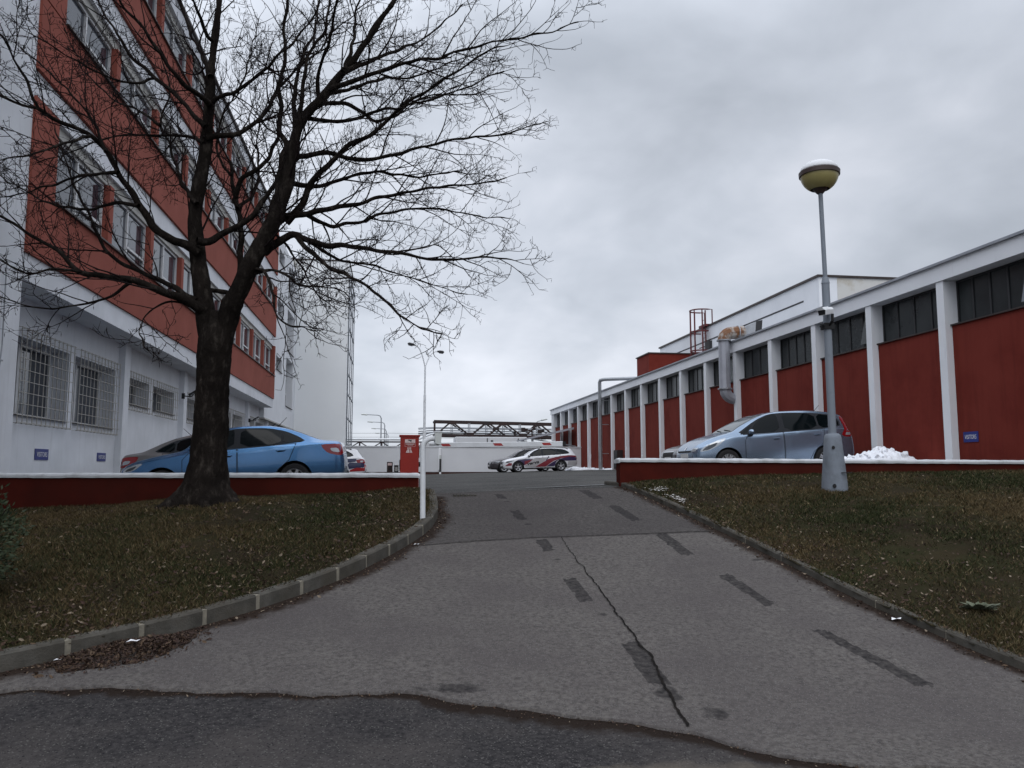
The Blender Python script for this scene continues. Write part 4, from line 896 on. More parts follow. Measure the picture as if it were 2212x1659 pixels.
# ------------------------------------------------------------------ beyond the wall
def street_lamp_double():
    x, y = 2.07, 54.0
    t = thing('double_lamp_post', (x, y, 1.25), 'tall slim white lamp post with two curved arms at the back of the car park', 'street lamp')
    m = MB(); m.tube([(x, y, 1.2), (x, y, 4.2)], 0.115, 12); m.tube([(x, y, 4.2), (x, y, 6.6)], 0.085, 12); m.tube([(x, y, 6.6), (x, y, 8.5)], 0.06, 12); m.build('pole', white_paint, t, smooth=40)
    for sx, tx, tz, ty in ((-1, 1.30, 9.90, -0.4), (1, 2.95, 9.62, 0.5)):
        L_ = abs(tx - x); pts = [(x, y, 8.45)] + [(x + sx * L_ * q, y + ty * q, 8.45 + (tz - 8.45) * (1 - (1 - q) ** 2.6)) for q in (0.06, 0.15, 0.3, 0.5, 0.75, 1.0)]
        a = MB().tube(pts, 0.04, 8).build('arm', white_paint, t)
        p = Vector(pts[-1]); e2 = p + Vector((sx * 0.42, ty * 0.3, 0.07 if sx < 0 else -0.02))
        MB().tube([p - (e2 - p) * 0.15, p + (e2 - p) * 0.3, p + (e2 - p) * 0.8, e2], [0.05, 0.10, 0.10, 0.04], 10).build('lamp_head', black_metal, a)
        MB().tube([p + (e2 - p) * 0.25 + Vector((0, 0, -.06)), p + (e2 - p) * 0.85 + Vector((0, 0, -.06))], 0.07, 10).build('lens', lamp_clear, a)
street_lamp_double()
lmp = None
LL = ['nearest and tallest of the grey street lamps in the row far behind the wall', 'second street lamp of the far row behind the white wall', 'third street lamp of the far row, small above the pipes', 'smallest and farthest street lamp of the row behind the white wall']
for i, (x, y) in enumerate([(-1.8, 124), (-1.45, 143), (-1.35, 166), (-1.1, 187)]):
    if i == 0:
        t = thing('street_lamp', (x, y, 1.2), LL[0], 'street lamp', 'street lamps along the road behind the wall')
        m = MB(); m.tube([(x, y, 1.1), (x, y, 5.0)], 0.15, 8); m.tube([(x, y, 5.0), (x, y, 9.4), (x - 0.15, y, 9.75), (x - 0.5, y, 9.88), (x - 2.2, y, 9.95)], [0.11, 0.09, 0.08, 0.07, 0.06], 8); m.build('pole', steel, t)
        MB().tube([(x - 2.1, y, 9.94), (x - 3.0, y, 9.98)], [0.13, 0.09], 8).build('lamp_head', grey_box, t); lmp = t
    else:
        c = copy_tree(lmp); c.location = (x, y, 1.2); c['label'] = LL[i]
x, y = 16.6, 95.0
t = thing('curved_lamp', (x, y, 1.2), 'single curved street lamp rising behind the pipe bridge beside the red hall', 'street lamp')
MB().tube([(x, y, 1.1), (x, y, 6.3), (x + 0.12, y, 6.9), (x + 0.5, y, 7.35), (x + 1.1, y, 7.55)], 0.06, 8).build('pole', steel, t); MB().tube([(x + 1.0, y, 7.53), (x + 1.7, y, 7.66)], [0.12, 0.08], 8).build('lamp_head', grey_box, t)
# pipe bridge (truss)
pb = thing('pipe_bridge', (12.0, 80.0, 1.2), 'dark rusty steel truss bridge carrying pipes behind the white wall', 'pipe bridge')
TX0, TX1, YT = 4.0, 19.0, 80.0
def ztop(x): return 6.42 - (x - 4.0) * 0.015
def zbot(x): return 5.06 - (x - 4.0) * 0.014
m = MB()
for yy in (YT, YT + 2.0):
    m.hexa([(TX0, yy, ztop(TX0) - 0.12), (TX1, yy, ztop(TX1) - 0.12), (TX1, yy + 0.16, ztop(TX1) - 0.12), (TX0, yy + 0.16, ztop(TX0) - 0.12)], [(TX0, yy, ztop(TX0) + 0.10), (TX1, yy, ztop(TX1) + 0.10), (TX1, yy + 0.16, ztop(TX1) + 0.10), (TX0, yy + 0.16, ztop(TX0) + 0.10)])
    m.hexa([(TX0, yy, zbot(TX0) - 0.16), (TX1, yy, zbot(TX1) - 0.16), (TX1, yy + 0.16, zbot(TX1) - 0.16), (TX0, yy + 0.16, zbot(TX0) - 0.16)], [(TX0, yy, zbot(TX0) + 0.12), (TX1, yy, zbot(TX1) + 0.12), (TX1, yy + 0.16, zbot(TX1) + 0.12), (TX0, yy + 0.16, zbot(TX0) + 0.12)])
m.build('chord', dark_rust, pb)
m = MB()
xs = [4.15, 5.85, 7.6, 9.3, 11.1]; tops = [5.75, 9.35, 11.05, 14.6]; bots = [4.2, 7.6, 9.7, 11.3, 13.0, 16.4]
for a, b in ((4.2, 5.75), (7.55, 5.75), (7.7, 9.35), (10.1, 9.35), (11.2, 9.35), (9.4, 11.05), (12.9, 11.05), (13.1, 14.6), (16.3, 14.6), (16.5, 18.2)):
    if a == 10.1: continue
    for yy in (YT + 0.08, YT + 2.08): MB().tube([(a, yy, zbot(a)), (b, yy, ztop(b))], 0.085, 6).build('diagonal', dark_rust, pb)
m.tube([(4.07, YT + .08, 5.0), (4.07, YT + .08, 6.4)], 0.10, 6)
for x in tops: MB().box((x - 0.32, YT - 0.02, ztop(x) - 0.30), (x + 0.32, YT - 0.004, ztop(x) + 0.05)).build('gusset_plate', dark_rust, pb)
for x in (7.6, 10.2, 13.0): MB().box((x - 0.3, YT - 0.02, zbot(x) - 0.05 if x != 10.2 else 5.55), (x + 0.3, YT - 0.004, zbot(x) + 0.28 if x != 10.2 else 5.85)).build('gusset_plate', dark_rust, pb)
m.build('end_post', dark_rust, pb)
m = MB()
for i, (zz, r) in enumerate(((5.72, 0.05), (5.52, 0.06), (5.32, 0.09), (5.16, 0.06), (5.88, 0.04))): m.tube([(2.5, YT + 0.5 + 0.3 * i, zz - 0.1), (3.9, YT + 0.5 + 0.3 * i, zz), (26, YT + 0.5 + 0.3 * i, zz - 0.16)], r, 6)
m.build('pipes', steel, pb)
m = MB()
for x in (5.85, 7.6, 9.35, 11.1, 12.8, 14.6): m.box((x - 0.10, YT + 1.2, zbot(x)), (x - 0.03, YT + 1.4, ztop(x))); m.box((x + 0.06, YT + 1.2, zbot(x)), (x + 0.12, YT + 1.4, ztop(x)))
for x in (4.2, 11.8, 17): m.box((x - 0.15, YT + 0.6, 1.0), (x + 0.15, YT + 1.2, 4.95))
m.build('hanger', steel, pb)
m = MB(); rr = random.Random(5)
for _ in range(16):
    x = rr.uniform(12, 16); z = rr.uniform(4.6, 5.5); m.box((x, YT + 0.2, z), (x + rr.uniform(0.1, 0.5), YT + 0.5, z + rr.uniform(0.08, 0.4)))
m.tube([(13.9, YT + .3, 4.0), (13.9, YT + .3, 5.6), (14.3, YT + .3, 5.75)], 0.07, 6); m.build('valves', dark_rust, pb)
lpz = thing('low_pipe_rack', (-1.0, 75.0, 1.2), 'long low pipe rack with a white pipe behind the wall, left of the red cabinet', 'pipe rack')
m = MB(); m.tube([(-12, 75, 4.36), (2.3, 75, 4.40), (3.4, 76.5, 4.9), (4.0, 78, 5.1)], 0.10, 8); m.build('pipe', white_paint, lpz)
m = MB(); m.box((-12, 75.2, 4.10), (3.0, 75.35, 4.22))
for x in range(-11, 4, 2): m.tube([(x, 75.2, 4.15), (x - 0.9, 75.2, 3.6)], 0.05, 5); m.tube([(x, 75.2, 4.15), (x + 0.9, 75.2, 3.6)], 0.05, 5); m.box((x - 0.07, 75.15, 1.2), (x + 0.07, 75.3, 4.1))
m.box((-12, 75.2, 3.56), (3.0, 75.3, 3.66)); m.build('truss', dark_rust, lpz)
wb = thing('white_trailer', (9.0, 70.0, 1.2), 'white box trailer parked behind the white wall under the pipe bridge', 'trailer')
MB().box((5.3, 69.0, 2.0), (11.5, 71.5, 4.42)).build('box_body', panel_white, wb, bevel=0.05)
m = MB()
for x in (8.0, 10.7): m.box((x, 68.98, 3.85), (x + 0.08, 68.999, 4.3)); m.box((x + .35, 68.98, 4.0), (x + 0.55, 68.999, 4.14))
m.build('marker', black_metal, wb)
for x in (6.2, 7.2): MB().lathe((x, 69.2, 1.75), [(0.5, -0.15), (0.5, 0.15)], 16, axis='y').build('wheel', tyre, wb)
sh_ = thing('shed', (13.5, 72.0, 1.2), 'low dark shed with a sloping roof beside the white trailer behind the wall', 'shed')
MB().box((11.9, 71.0, 1.2), (17.5, 74.0, 3.9)).build('wall', dark_rust, sh_); MB().hexa([(11.7, 70.7, 3.91), (17.7, 70.7, 4.2), (17.7, 74.3, 4.2), (11.7, 74.3, 3.91)], [(11.7, 70.7, 4.0), (17.7, 70.7, 4.36), (17.7, 74.3, 4.36), (11.7, 74.3, 4.0)]).build('roof', zinc, sh_)
m = MB()
for z in (6.6, 7.2, 5.9): m.tube([(-60 + 0, 124, z), (-30, 124.5, z - 0.3), (0, 125, z), (14, 125, z - 0.2), (30, 125, z)], 0.025, 4)
tag(m.build('overhead_wires', black_metal), 'thin overhead wires strung along the far road behind the wall', 'wires')

# ------------------------------------------------------------------ snow
def snow_heap(name, cx, cy, rx, ry, h, label, seed, base, lumps=60):
    n = 70; vs = []; fs = []
    for j in range(n + 1):
        for i in range(n + 1):
            u, v = -1 + 2 * i / n, -1 + 2 * j / n; q = u * u + v * v
            e = max(0.0, 1 - q) ** 0.75
            x, y = cx + u * rx, cy + v * ry
            z = h * e * (0.7 + 0.55 * noise.noise((x * 1.6, y * 1.6, seed))) + e ** 0.4 * (0.10 * abs(noise.noise((x * 6, y * 6, seed))) + 0.05 * noise.noise((x * 14, y * 14, seed))) - (0.05 if e <= 0 else 0)
            vs.append((x, y, base(x) + z))
    fs = [(j * (n + 1) + i, j * (n + 1) + i + 1, (j + 1) * (n + 1) + i + 1, (j + 1) * (n + 1) + i) for j in range(n) for i in range(n)]
    mb = MB(); mb.add(vs, fs); r = random.Random(seed)
    for _ in range(lumps):
        a = r.uniform(0, 6.28); q = math.sqrt(r.random()) * 1.02; x, y = cx + rx * q * math.cos(a), cy + ry * q * math.sin(a); s = r.uniform(0.02, 0.075) * min(1.0, h * 2 + .3)
        z = base(x) + h * max(0, 1 - q * q) ** 0.75 * (0.7 + 0.55 * noise.noise((x * 1.6, y * 1.6, seed))) + s * 0.5
        V = [Vector((r.gauss(0, 1), r.gauss(0, 1), r.gauss(0, 0.8))).normalized() * s * r.uniform(0.8, 1.2) for _ in range(14)]
        b = bmesh.new(); [b.verts.new(v + Vector((x, y, z))) for v in V]; hull = bmesh.ops.convex_hull(b, input=b.verts); b.verts.index_update()
        b.verts.ensure_lookup_table(); mb.add([v.co[:] for v in b.verts], [[v.index for v in f.verts] for f in b.faces]); b.free()
    o = mb.build(name, snow, smooth=50); return tag(o, label, 'snow heap')
snow_heap('snow_heap', 11.95, 18.5, 1.25, 0.9, 0.66, 'heap of old white snow piled against the red hall behind the people carrier', 3, lot_z, 130)
snow_heap('snow_heap', 11.9, 51.2, 0.9, 0.5, 0.26, 'small remnant of snow on the car park behind the liveried wagon', 5, lot_z, 20)
m = MB(); rr = random.Random(9)
for y in lin(47.5, 58, 14):
    s = rr.uniform(0.08, 0.22); m.hexa([(12.95 - s, y - 0.3, lot_z(13) - .02), (13.2, y - .35, lot_z(13) - .02), (13.2, y + .35, lot_z(13) - .02), (12.95 - s, y + .25, lot_z(13) - .02)], [(13.0, y - .2, lot_z(13) + s * .6), (13.2, y - .25, lot_z(13) + s * .7), (13.2, y + .25, lot_z(13) + s * .7), (13.0, y + .2, lot_z(13) + s * .6)])
o = m.build('snow_strip', snow); o['kind'] = 'stuff'; o['label'] = 'thin strip of leftover snow along the foot of the far red wall'
def flecks(name, cx, cy, rx, ry, n, seed, zf, label, m, s0=0.008, s1=0.026):
    r = random.Random(seed); mb = MB()
    for _ in range(n):
        x, y = r.gauss(cx, rx), r.gauss(cy, ry); z = float(zf(x, y)) + 0.02; k = 7; s = r.uniform(s0, s1)
        ring = [(x + s * r.uniform(0.6, 1.2) * math.cos(6.283 * i / k), y + s * r.uniform(0.5, 1.0) * math.sin(6.283 * i / k), z) for i in range(k)]
        mb.add(ring + [(x, y, z + s * 0.35)], [(i, (i + 1) % k, k) for i in range(k)])
    o = mb.build(name, m); o['label'] = label; o['category'] = 'snow'; o['kind'] = 'stuff'
flecks('snow_patch', 4.24, 12.62, 0.085, 0.085, 70, 1, lawn_r, 'scraps of snow on the lawn edge near the end of the right low wall', old_snow)
flecks('snow_patch', 4.30, 11.85, 0.05, 0.17, 55, 2, lawn_r, 'scraps of snow by the right kerb, nearer the camera', old_snow)
def paper(x, y, zf, s, label, m=white_mark):
    z = float(zf(x, y)) + 0.012
    mb = MB(); pts = [(-1, -.5, 0), (-.2, -.7, .25), (.6, -.4, .1), (1, .1, .3), (.4, .6, .05), (-.5, .5, .3), (0, 0, .12)]
    mb.add([(x + a * s, y + b * s * 0.8, z + c * s) for a, b, c in pts], [(0, 1, 6), (1, 2, 6), (2, 3, 6), (3, 4, 6), (4, 5, 6), (5, 0, 6)])
    return tag(mb.build('paper_scrap', m), label, 'litter')
paper(4.42, 6.72, drive_z, 0.055, 'crumpled white paper scrap at the foot of the right kerb')
paper(-1.93, 6.66, lambda x, y: drive_z(x, y) + 0.07, 0.05, 'white paper scrap on top of the leaf heap by the left kerb')
paper(-2.4, 6.5, lambda x, y: drive_z(x, y) + 0.01, 0.03, 'small white scrap on the asphalt left of the leaf heap')
paper(0.30, 9.85, drive_z, 0.035, 'white scrap in the gutter beside the curving left kerb')
# a flattened grey-green plant on the right lawn
lv = mat('lawn_rosette', (0.115, 0.125, 0.08), 0.85, col2=(0.06, 0.072, 0.04), nscale=30)
m = MB(); r = random.Random(4); cx, cy = 5.15, 6.6
for _ in range(44):
    a = r.uniform(0, 6.28); l = r.uniform(0.04, 0.16); wd = l * r.uniform(0.25, 0.5); z0 = float(lawn_r(cx, cy)) + 0.03
    ca, sa = math.cos(a), math.sin(a); zt = r.uniform(0.0, 0.06)
    pts = [(0, 0, .0), (l * .5, wd, .03), (l, wd * .3, zt), (l * 1.05, -wd * .2, zt), (l * .5, -wd, .03)]
    m.add([(cx + p * ca - q * sa, cy + p * sa + q * ca, z0 + z) for p, q, z in pts], [(0, 1, 2), (0, 2, 3), (0, 3, 4)])
tag(m.build('weed_rosette', lv), 'flat pale green rosette of a weed on the right lawn near the kerb', 'plant')
# ------------------------------------------------------------------ cars
def pchip(P):
    xs = [p[0] for p in P]; ys = [p[1] for p in P]; n = len(xs)
    h = [xs[i + 1] - xs[i] for i in range(n - 1)]; d = [(ys[i + 1] - ys[i]) / h[i] for i in range(n - 1)]
    m = [d[0]] + [0.0 if d[i - 1] * d[i] <= 0 else 2 * d[i - 1] * d[i] / (d[i - 1] + d[i]) for i in range(1, n - 1)] + [d[-1]]
    def f(x):
        if x <= xs[0]: return ys[0]
        if x >= xs[-1]: return ys[-1]
        i = max(k for k in range(n - 1) if xs[k] <= x); t = (x - xs[i]) / h[i]
        return ys[i] * (1 + 2 * t) * (1 - t) ** 2 + m[i] * h[i] * t * (1 - t) ** 2 + ys[i + 1] * t * t * (3 - 2 * t) + m[i + 1] * h[i] * t * t * (t - 1)
    return f
def catmull(P, per):
    out = []
    for i in range(len(P) - 1):
        p0, p1, p2, p3 = P[max(i - 1, 0)], P[i], P[i + 1], P[min(i + 2, len(P) - 1)]
        for k in range(per):
            t = k / per
            out.append(tuple(0.5 * (2 * b + (c - a) * t + (2 * a - 5 * b + 4 * c - d) * t * t + (3 * b - a - 3 * c + d) * t ** 3) for a, b, c, d in zip(p0, p1, p2, p3)))
    out.append(P[-1]); return out
def car_shell(s):
    """Lofted body (local: x from nose to tail, y across, z up); returns a bmesh."""
    L, W = s['L'], s['W'] / 2
    top, belt = pchip(s['top']), pchip(s['belt'])
    wid = pchip(s.get('wid') or [(0, .70), (.05, .80), (.16, .885), (.45, .965), (.9, .995), (1.5, 1.0), (L - 1.2, 1.0), (L - .6, .975), (L - .22, .915), (L - .06, .85), (L, .78)])
    bot = pchip([(0, .36), (.07, .24), (.5, .19), (1.2, .18), (L - .9, .2), (L - .3, .25), (L - .06, .32), (L, .42)])
    rt = pchip(s['roofw'])
    xs = sorted(set([round(x, 4) for x in [0, .015, .04, .08, .13, .19, .26] + [.26 + (L - .56) * i / 70 for i in range(71)] + [L - .24, L - .18, L - .12, L - .07, L - .035, L - .012, L]]))
    rows = []
    for x in xs:
        w, zb, zs, zt = W * wid(x), bot(x), belt(x), top(x); zs = min(zs, zt - 0.015); wt = W * rt(x) * min(1, wid(x) * 1.02)
        g = zt - zs; hgt = zs - zb
        P = [(0, zb), (w * .55, zb), (w * .86, zb + .004), (w * .955, zb + .05), (w * .985, zb + .22 * hgt), (w, zb + .5 * hgt), (w * .995, zb + .74 * hgt), (w * .975, zs - .035), (w * .945, zs + min(.012, g * .1)),
             (w * .945 + (wt - w * .945) * .5, zs + g * .48), (wt + W * .012, zt - .14 * g - .012 * min(1, g * 4)), (wt * .93, zt - .045 * g), (wt * .72, zt - .012 * g), (wt * .38, zt - .001 * g), (0, zt)]
        rows.append([(x, y, z) for y, z in catmull(P, 4)])
    b = bmesh.new(); G = []
    for r in rows:
        m = len(r); right = [b.verts.new((x, -y, z)) for x, y, z in r]; left = [right[0]] + [b.verts.new((x, y, z)) for x, y, z in r[1:-1]] + [right[-1]]
        G.append(right + left[-2:0:-1])
    k = len(G[0])
    for i in range(len(G) - 1):
        for j in range(k): b.faces.new((G[i][j], G[i][(j + 1) % k], G[i + 1][(j + 1) % k], G[i + 1][j]))
    b.faces.new(G[0][::-1]); b.faces.new(G[-1])
    bmesh.ops.recalc_face_normals(b, faces=b.faces)
    return b
def cut_arches(b, s, paint):
    me = bpy.data.meshes.new('body'); b.to_mesh(me); me.materials.append(paint); me.materials.append(arch_black)
    ob = bpy.data.objects.new('body', me); C.objects.link(ob)
    cb = MB(); W = s['W'] / 2
    for x in s['axles']:
        for sy in (-1, 1): cb.lathe((x, sy * (W - 0.16), s['wr'] + 0.0), [(s['wr'] + 0.055, -0.24), (s['wr'] + 0.055, 0.24)], 40, axis='y')
    cut = cb.build('cutter', [paint, arch_black]); cut.data.polygons.foreach_set('material_index', [1] * len(cut.data.polygons)); cut.data.update()
    md = ob.modifiers.new('b', 'BOOLEAN'); md.object = cut; md.operation = 'DIFFERENCE'; md.solver = 'EXACT'; md.material_mode = 'INDEX'
    dg = bpy.context.evaluated_depsgraph_get(); me2 = bpy.data.meshes.new_from_object(ob.evaluated_get(dg))
    ob.modifiers.clear(); ob.data = me2; me2.name = 'body'
    bpy.data.objects.remove(cut); bpy.data.meshes.remove(me)
    me2.polygons.foreach_set('use_smooth', [True] * len(me2.polygons)); me2.set_sharp_from_angle(angle=R(38))
    return ob
AX = {'side': (0, 2, 1), 'top': (0, 1, 2), 'front': (1, 2, 0)}
def decal(bvh, name, poly, view, m, parent, eps=0.004, sign=-1, step=0.05, tris=None):
    """Panel lying on the body: a flat outline cut into a grid and laid on the surface from the given side."""
    i0, i1, ia = AX[view]
    b = bmesh.new()
    if tris is None:
        vs = [b.verts.new((p[0], p[1], 0)) for p in poly]; b.faces.new(vs)
    else:
        vs = [b.verts.new((p[0], p[1], 0)) for p in tris[0]]
        for f in tris[1]:
            try: b.faces.new([vs[i] for i in f])
            except ValueError: pass
    xs = [v.co.x for v in b.verts]; ys = [v.co.y for v in b.verts]
    for k in (0, 1):
        lo, hi = (min(xs), max(xs)) if k == 0 else (min(ys), max(ys)); q = math.ceil(lo / step) * step
        while q < hi:
            bmesh.ops.bisect_plane(b, geom=b.verts[:] + b.edges[:] + b.faces[:], plane_co=(q, 0, 0) if k == 0 else (0, q, 0), plane_no=(1, 0, 0) if k == 0 else (0, 1, 0), dist=1e-5); q += step
    nrm = {}
    for v in b.verts:
        o = [0, 0, 0]; o[i0], o[i1] = v.co.x, v.co.y; o[ia] = 6.0 * sign + (2 if view == 'front' and sign > 0 else 0); d = [0, 0, 0]; d[ia] = -sign
        h, n, _, _ = bvh.ray_cast(Vector(o), Vector(d), 14)
        if h is None:
            h, n, _, _ = bvh.find_nearest(Vector([q if j != ia else 0.8 * sign for j, q in enumerate(o)]))
        if n[ia] * sign < 0: n = -n
        v.co = h + n * eps
    bmesh.ops.recalc_face_normals(b, faces=b.faces)
    me = bpy.data.meshes.new(name); b.to_mesh(me); b.free(); me.materials.append(m)
    me.polygons.foreach_set('use_smooth', [True] * len(me.polygons))
    ob = bpy.data.objects.new(name, me); C.objects.link(ob); ob.parent = parent
    return ob
def grow(poly, d):
    cx = sum(p[0] for p in poly) / len(poly); cy = sum(p[1] for p in poly) / len(poly); out = []
    n = len(poly); ar = sum(poly[i][0] * poly[(i + 1) % n][1] - poly[(i + 1) % n][0] * poly[i][1] for i in range(n)); sg = 1 if ar > 0 else -1
    for i in range(n):
        a, b, c = [Vector(poly[(i + k) % n]).to_2d() for k in (-1, 0, 1)]
        e1, e2 = (b - a).normalized(), (c - b).normalized(); n1, n2 = Vector((e1.y, -e1.x)) * sg, Vector((e2.y, -e2.x)) * sg
        q = b + (n1 + n2) / max(0.4, 1 + n1.dot(n2)) * d; out.append((q.x, q.y))
    return out
def round_poly(poly, it=2):
    for _ in range(it):
        out = []
        for i in range(len(poly)):
            a, b = poly[i], poly[(i + 1) % len(poly)]
            out += [(a[0] * .8 + b[0] * .2, a[1] * .8 + b[1] * .2), (a[0] * .2 + b[0] * .8, a[1] * .2 + b[1] * .8)]
        poly = out
    return poly
def wheel(s, x, sy, parent):
    W = s['W'] / 2; r = s['wr']; y = sy * (W - 0.012); dirn = -sy
    prof = [(r * .64, 0.0), (r * .70, -0.008), (r * .92, -0.004), (r * .985, 0.03), (r, 0.06), (r, 0.15), (r * .97, 0.185), (r * .7, 0.195)]
    def lat(mb, pr, n): 
        vs = []; 
        for rr, h in pr:
            for j in range(n):
                a = 2 * math.pi * j / n; vs.append((x + rr * math.cos(a), y + dirn * h, r + rr * math.sin(a)))
        k = len(pr); return mb.add(vs, [(i * n + j, i * n + (j + 1) % n, (i + 1) * n + (j + 1) % n, (i + 1) * n + j) for i in range(k - 1) for j in range(n)])
    wh = lat(MB(), prof, 40).build('wheel', tyre, parent, local=True, smooth=40)
    m = MB(); lat(m, [(r * .66, -0.004), (r * .645, 0.0), (r * .60, 0.012), (r * .585, 0.07)], 36)
    sp = s.get('spokes', 5)
    for i in range(sp):
        a = 2 * math.pi * i / sp + 0.3; 
        for off, hw in ((s.get('split', 0.0), 0.03), (-s.get('split', 0.0), 0.03)) if s.get('split') else ((0, 0.05),):
            c, n_ = math.cos(a + off), math.sin(a + off); t = (-n_, c)
            def p(rr, ww, h): return (x + rr * c + ww * t[0], y + dirn * h, r + rr * n_ + ww * t[1])
            w0, w1 = r * hw * 1.5, r * hw * 1.9
            m.hexa([p(r * .10, -w0, .020), p(r * .61, -w1, .006), p(r * .61, w1, .006), p(r * .10, w0, .020)], [p(r * .10, -w0 * 1.2, .05), p(r * .61, -w1 * 1.15, .03), p(r * .61, w1 * 1.15, .03), p(r * .10, w0 * 1.2, .05)])
    lat(m, [(0.001, 0.012), (r * .12, 0.012), (r * .16, 0.02), (r * .17, 0.05)], 18)
    m.build('rim', s.get('rim', rim_mat), wh, local=True, smooth=40)
    lat(MB(), [(r * .60, 0.072), (0.001, 0.075)], 24).build('brake', arch_black, wh, local=True)
def make_car(name, label, s, paint, loc, heading, group='parked cars'):
    t = thing(name, (0, 0, 0), label, s.get('cat', 'car'), group)
    b = car_shell(s); bvh = BVHTree.FromBMesh(b)
    body = cut_arches(b, s, paint); b.free(); body.parent = t
    for x in s['axles']:
        for sy in (-1, 1): wheel(s, x, sy, t)
    m = MB(); m.box((s['axles'][0] - .3, -s['W'] / 2 + .25, .16), (s['axles'][1] + .3, s['W'] / 2 - .25, .3)); m.build('underbody', arch_black, t, local=True)
    for sy in (-1, 1):
        tr = decal(bvh, 'window_trim', round_poly(s['dlo'], 1), 'side', gap_black, t, 0.003, sy)
        for w_ in s['win']: decal(bvh, 'side_window', round_poly(w_, 1), 'side', car_glass, t, 0.0065, sy)
        for P, H in s['doors']:
            dg_ = decal(bvh, 'door', grow(P, -0.007), 'side', paint, t, 0.0042, sy)
            decal(bvh, 'shut_line', grow(P, 0.006), 'side', gap_black, dg_, 0.0018, sy)
            hx_, hz_ = H; h, n, _, _ = bvh.ray_cast(Vector((hx_, 6 * sy, hz_)), Vector((0, -sy, 0)), 9)
            y = h.y
            MB().hexa([(hx_ - .10, y + sy * .006, hz_ - .018), (hx_ + .10, y + sy * .006, hz_ - .010), (hx_ + .10, y + sy * .006, hz_ + .016), (hx_ - .10, y + sy * .006, hz_ + .014)][::1],
                      [(hx_ - .085, y + sy * .042, hz_ - .010), (hx_ + .085, y + sy * .040, hz_ - .004), (hx_ + .085, y + sy * .040, hz_ + .013), (hx_ - .085, y + sy * .042, hz_ + .012)]).build('handle', paint, dg_, local=True, bevel=0.006)
            MB().hexa([(hx_ - .075, y + sy * .0065, hz_ - .034), (hx_ + .075, y + sy * .0065, hz_ - .026), (hx_ + .06, y + sy * .0065, hz_ - .008), (hx_ - .06, y + sy * .0065, hz_ - .012)],
                      [(hx_ - .075, y + sy * .0075, hz_ - .034), (hx_ + .075, y + sy * .0075, hz_ - .026), (hx_ + .06, y + sy * .0075, hz_ - .008), (hx_ - .06, y + sy * .0075, hz_ - .012)]).build('handle_recess', gap_black, dg_, local=True)
        decal(bvh, 'headlight', round_poly(s['head'], 1), 'side', lamp_clear, t, 0.004, sy)
        decal(bvh, 'headlight_bezel', round_poly(s['head_in'], 1), 'side', lamp_dark, t, 0.006, sy)
        tl = decal(bvh, 'tail_light', round_poly(s['tail'], 1), 'side', lamp_red, t, 0.005, sy)
        if s.get('tail_in'): decal(bvh, 'reverse_light', round_poly(s['tail_in'], 1), 'side', lamp_clear, tl, 0.008, sy)
        decal(bvh, 'sill_trim', s['sill'], 'side', s.get('sillmat', arch_black), t, 0.003, sy)
        # door mirror
        mx_, mz_ = s['mir']; h, n, _, _ = bvh.ray_cast(Vector((mx_, 6 * sy, mz_ - .04)), Vector((0, -sy, 0)), 9); y = h.y
        q = MB(); vs = []; nn, mm_ = 10, 14
        for i in range(nn + 1):
            th = math.pi * i / nn
            for j in range(mm_):
                ph = 2 * math.pi * j / mm_; ex = math.sin(th) * math.cos(ph); ez = math.sin(th) * math.sin(ph)
                vs.append((mx_ - .01 + .085 * ex * (1.0 if ex < 0 else .6), y + sy * (.135 - .10 * math.cos(th)), mz_ + .045 + .068 * ez))
        q.add(vs, [(i * mm_ + j, i * mm_ + (j + 1) % mm_, (i + 1) * mm_ + (j + 1) % mm_, (i + 1) * mm_ + j) for i in range(nn) for j in range(mm_)])
        mi_ = q.build('door_mirror', s.get('mirmat', paint), t, local=True, smooth=True)
        MB().hexa([(mx_ - .06, y - sy * .02, mz_ - .08), (mx_ + .06, y - sy * .02, mz_ - .08), (mx_ + .04, y + sy * .10, mz_ - .03), (mx_ - .05, y + sy * .10, mz_ - .03)],
                  [(mx_ - .06, y - sy * .02, mz_ - .01), (mx_ + .06, y - sy * .02, mz_ - .01), (mx_ + .05, y + sy * .13, mz_ + .0), (mx_ - .06, y + sy * .13, mz_ + .0)]).build('mirror_foot', arch_black, mi_, local=True)
    decal(bvh, 'windscreen', s['screen'], 'top', screen_glass, t, 0.005, 1)
    decal(bvh, 'rear_window', s['rear'][1], s['rear'][0], car_glass, t, 0.005, 1)
    decal(bvh, 'grille', s['grille'], 'front', arch_black, t, 0.004, -1)
    decal(bvh, 'lower_grille', s['lower'], 'front', arch_black, t, 0.004, -1)
    if s.get('bar'): decal(bvh, 'grille_trim', s['bar'], 'front', chrome, t, 0.009, -1)
    for sy in (-1, 1):
        fl_ = [(sy * a, c) for a, c in s['fheads']]
        decal(bvh, 'headlight', fl_, 'front', lamp_clear, t, 0.004, -1); decal(bvh, 'tail_light', [(sy * a, c) for a, c in s['ftail']], 'front', lamp_red, t, 0.005, 1)
    zp = s['plate']; pf = bvh.ray_cast(Vector((-5, 0, zp)), Vector((1, 0, 0)))[0].x
    MB().box((pf - 0.018, -.26, zp - .055), (pf + .06, .26, zp + .055)).build('number_plate', plate_mat, t, local=True)
    zr_ = s.get('rplate', 0.75); pr = bvh.ray_cast(Vector((9, 0, zr_)), Vector((-1, 0, 0)))[0].x
    MB().box((pr - 0.05, -.26, zr_ - .055), (pr + .014, .26, zr_ + .055)).build('number_plate', plate_mat, t, local=True)
    # wipers, aerial, rails
    w2 = MB()
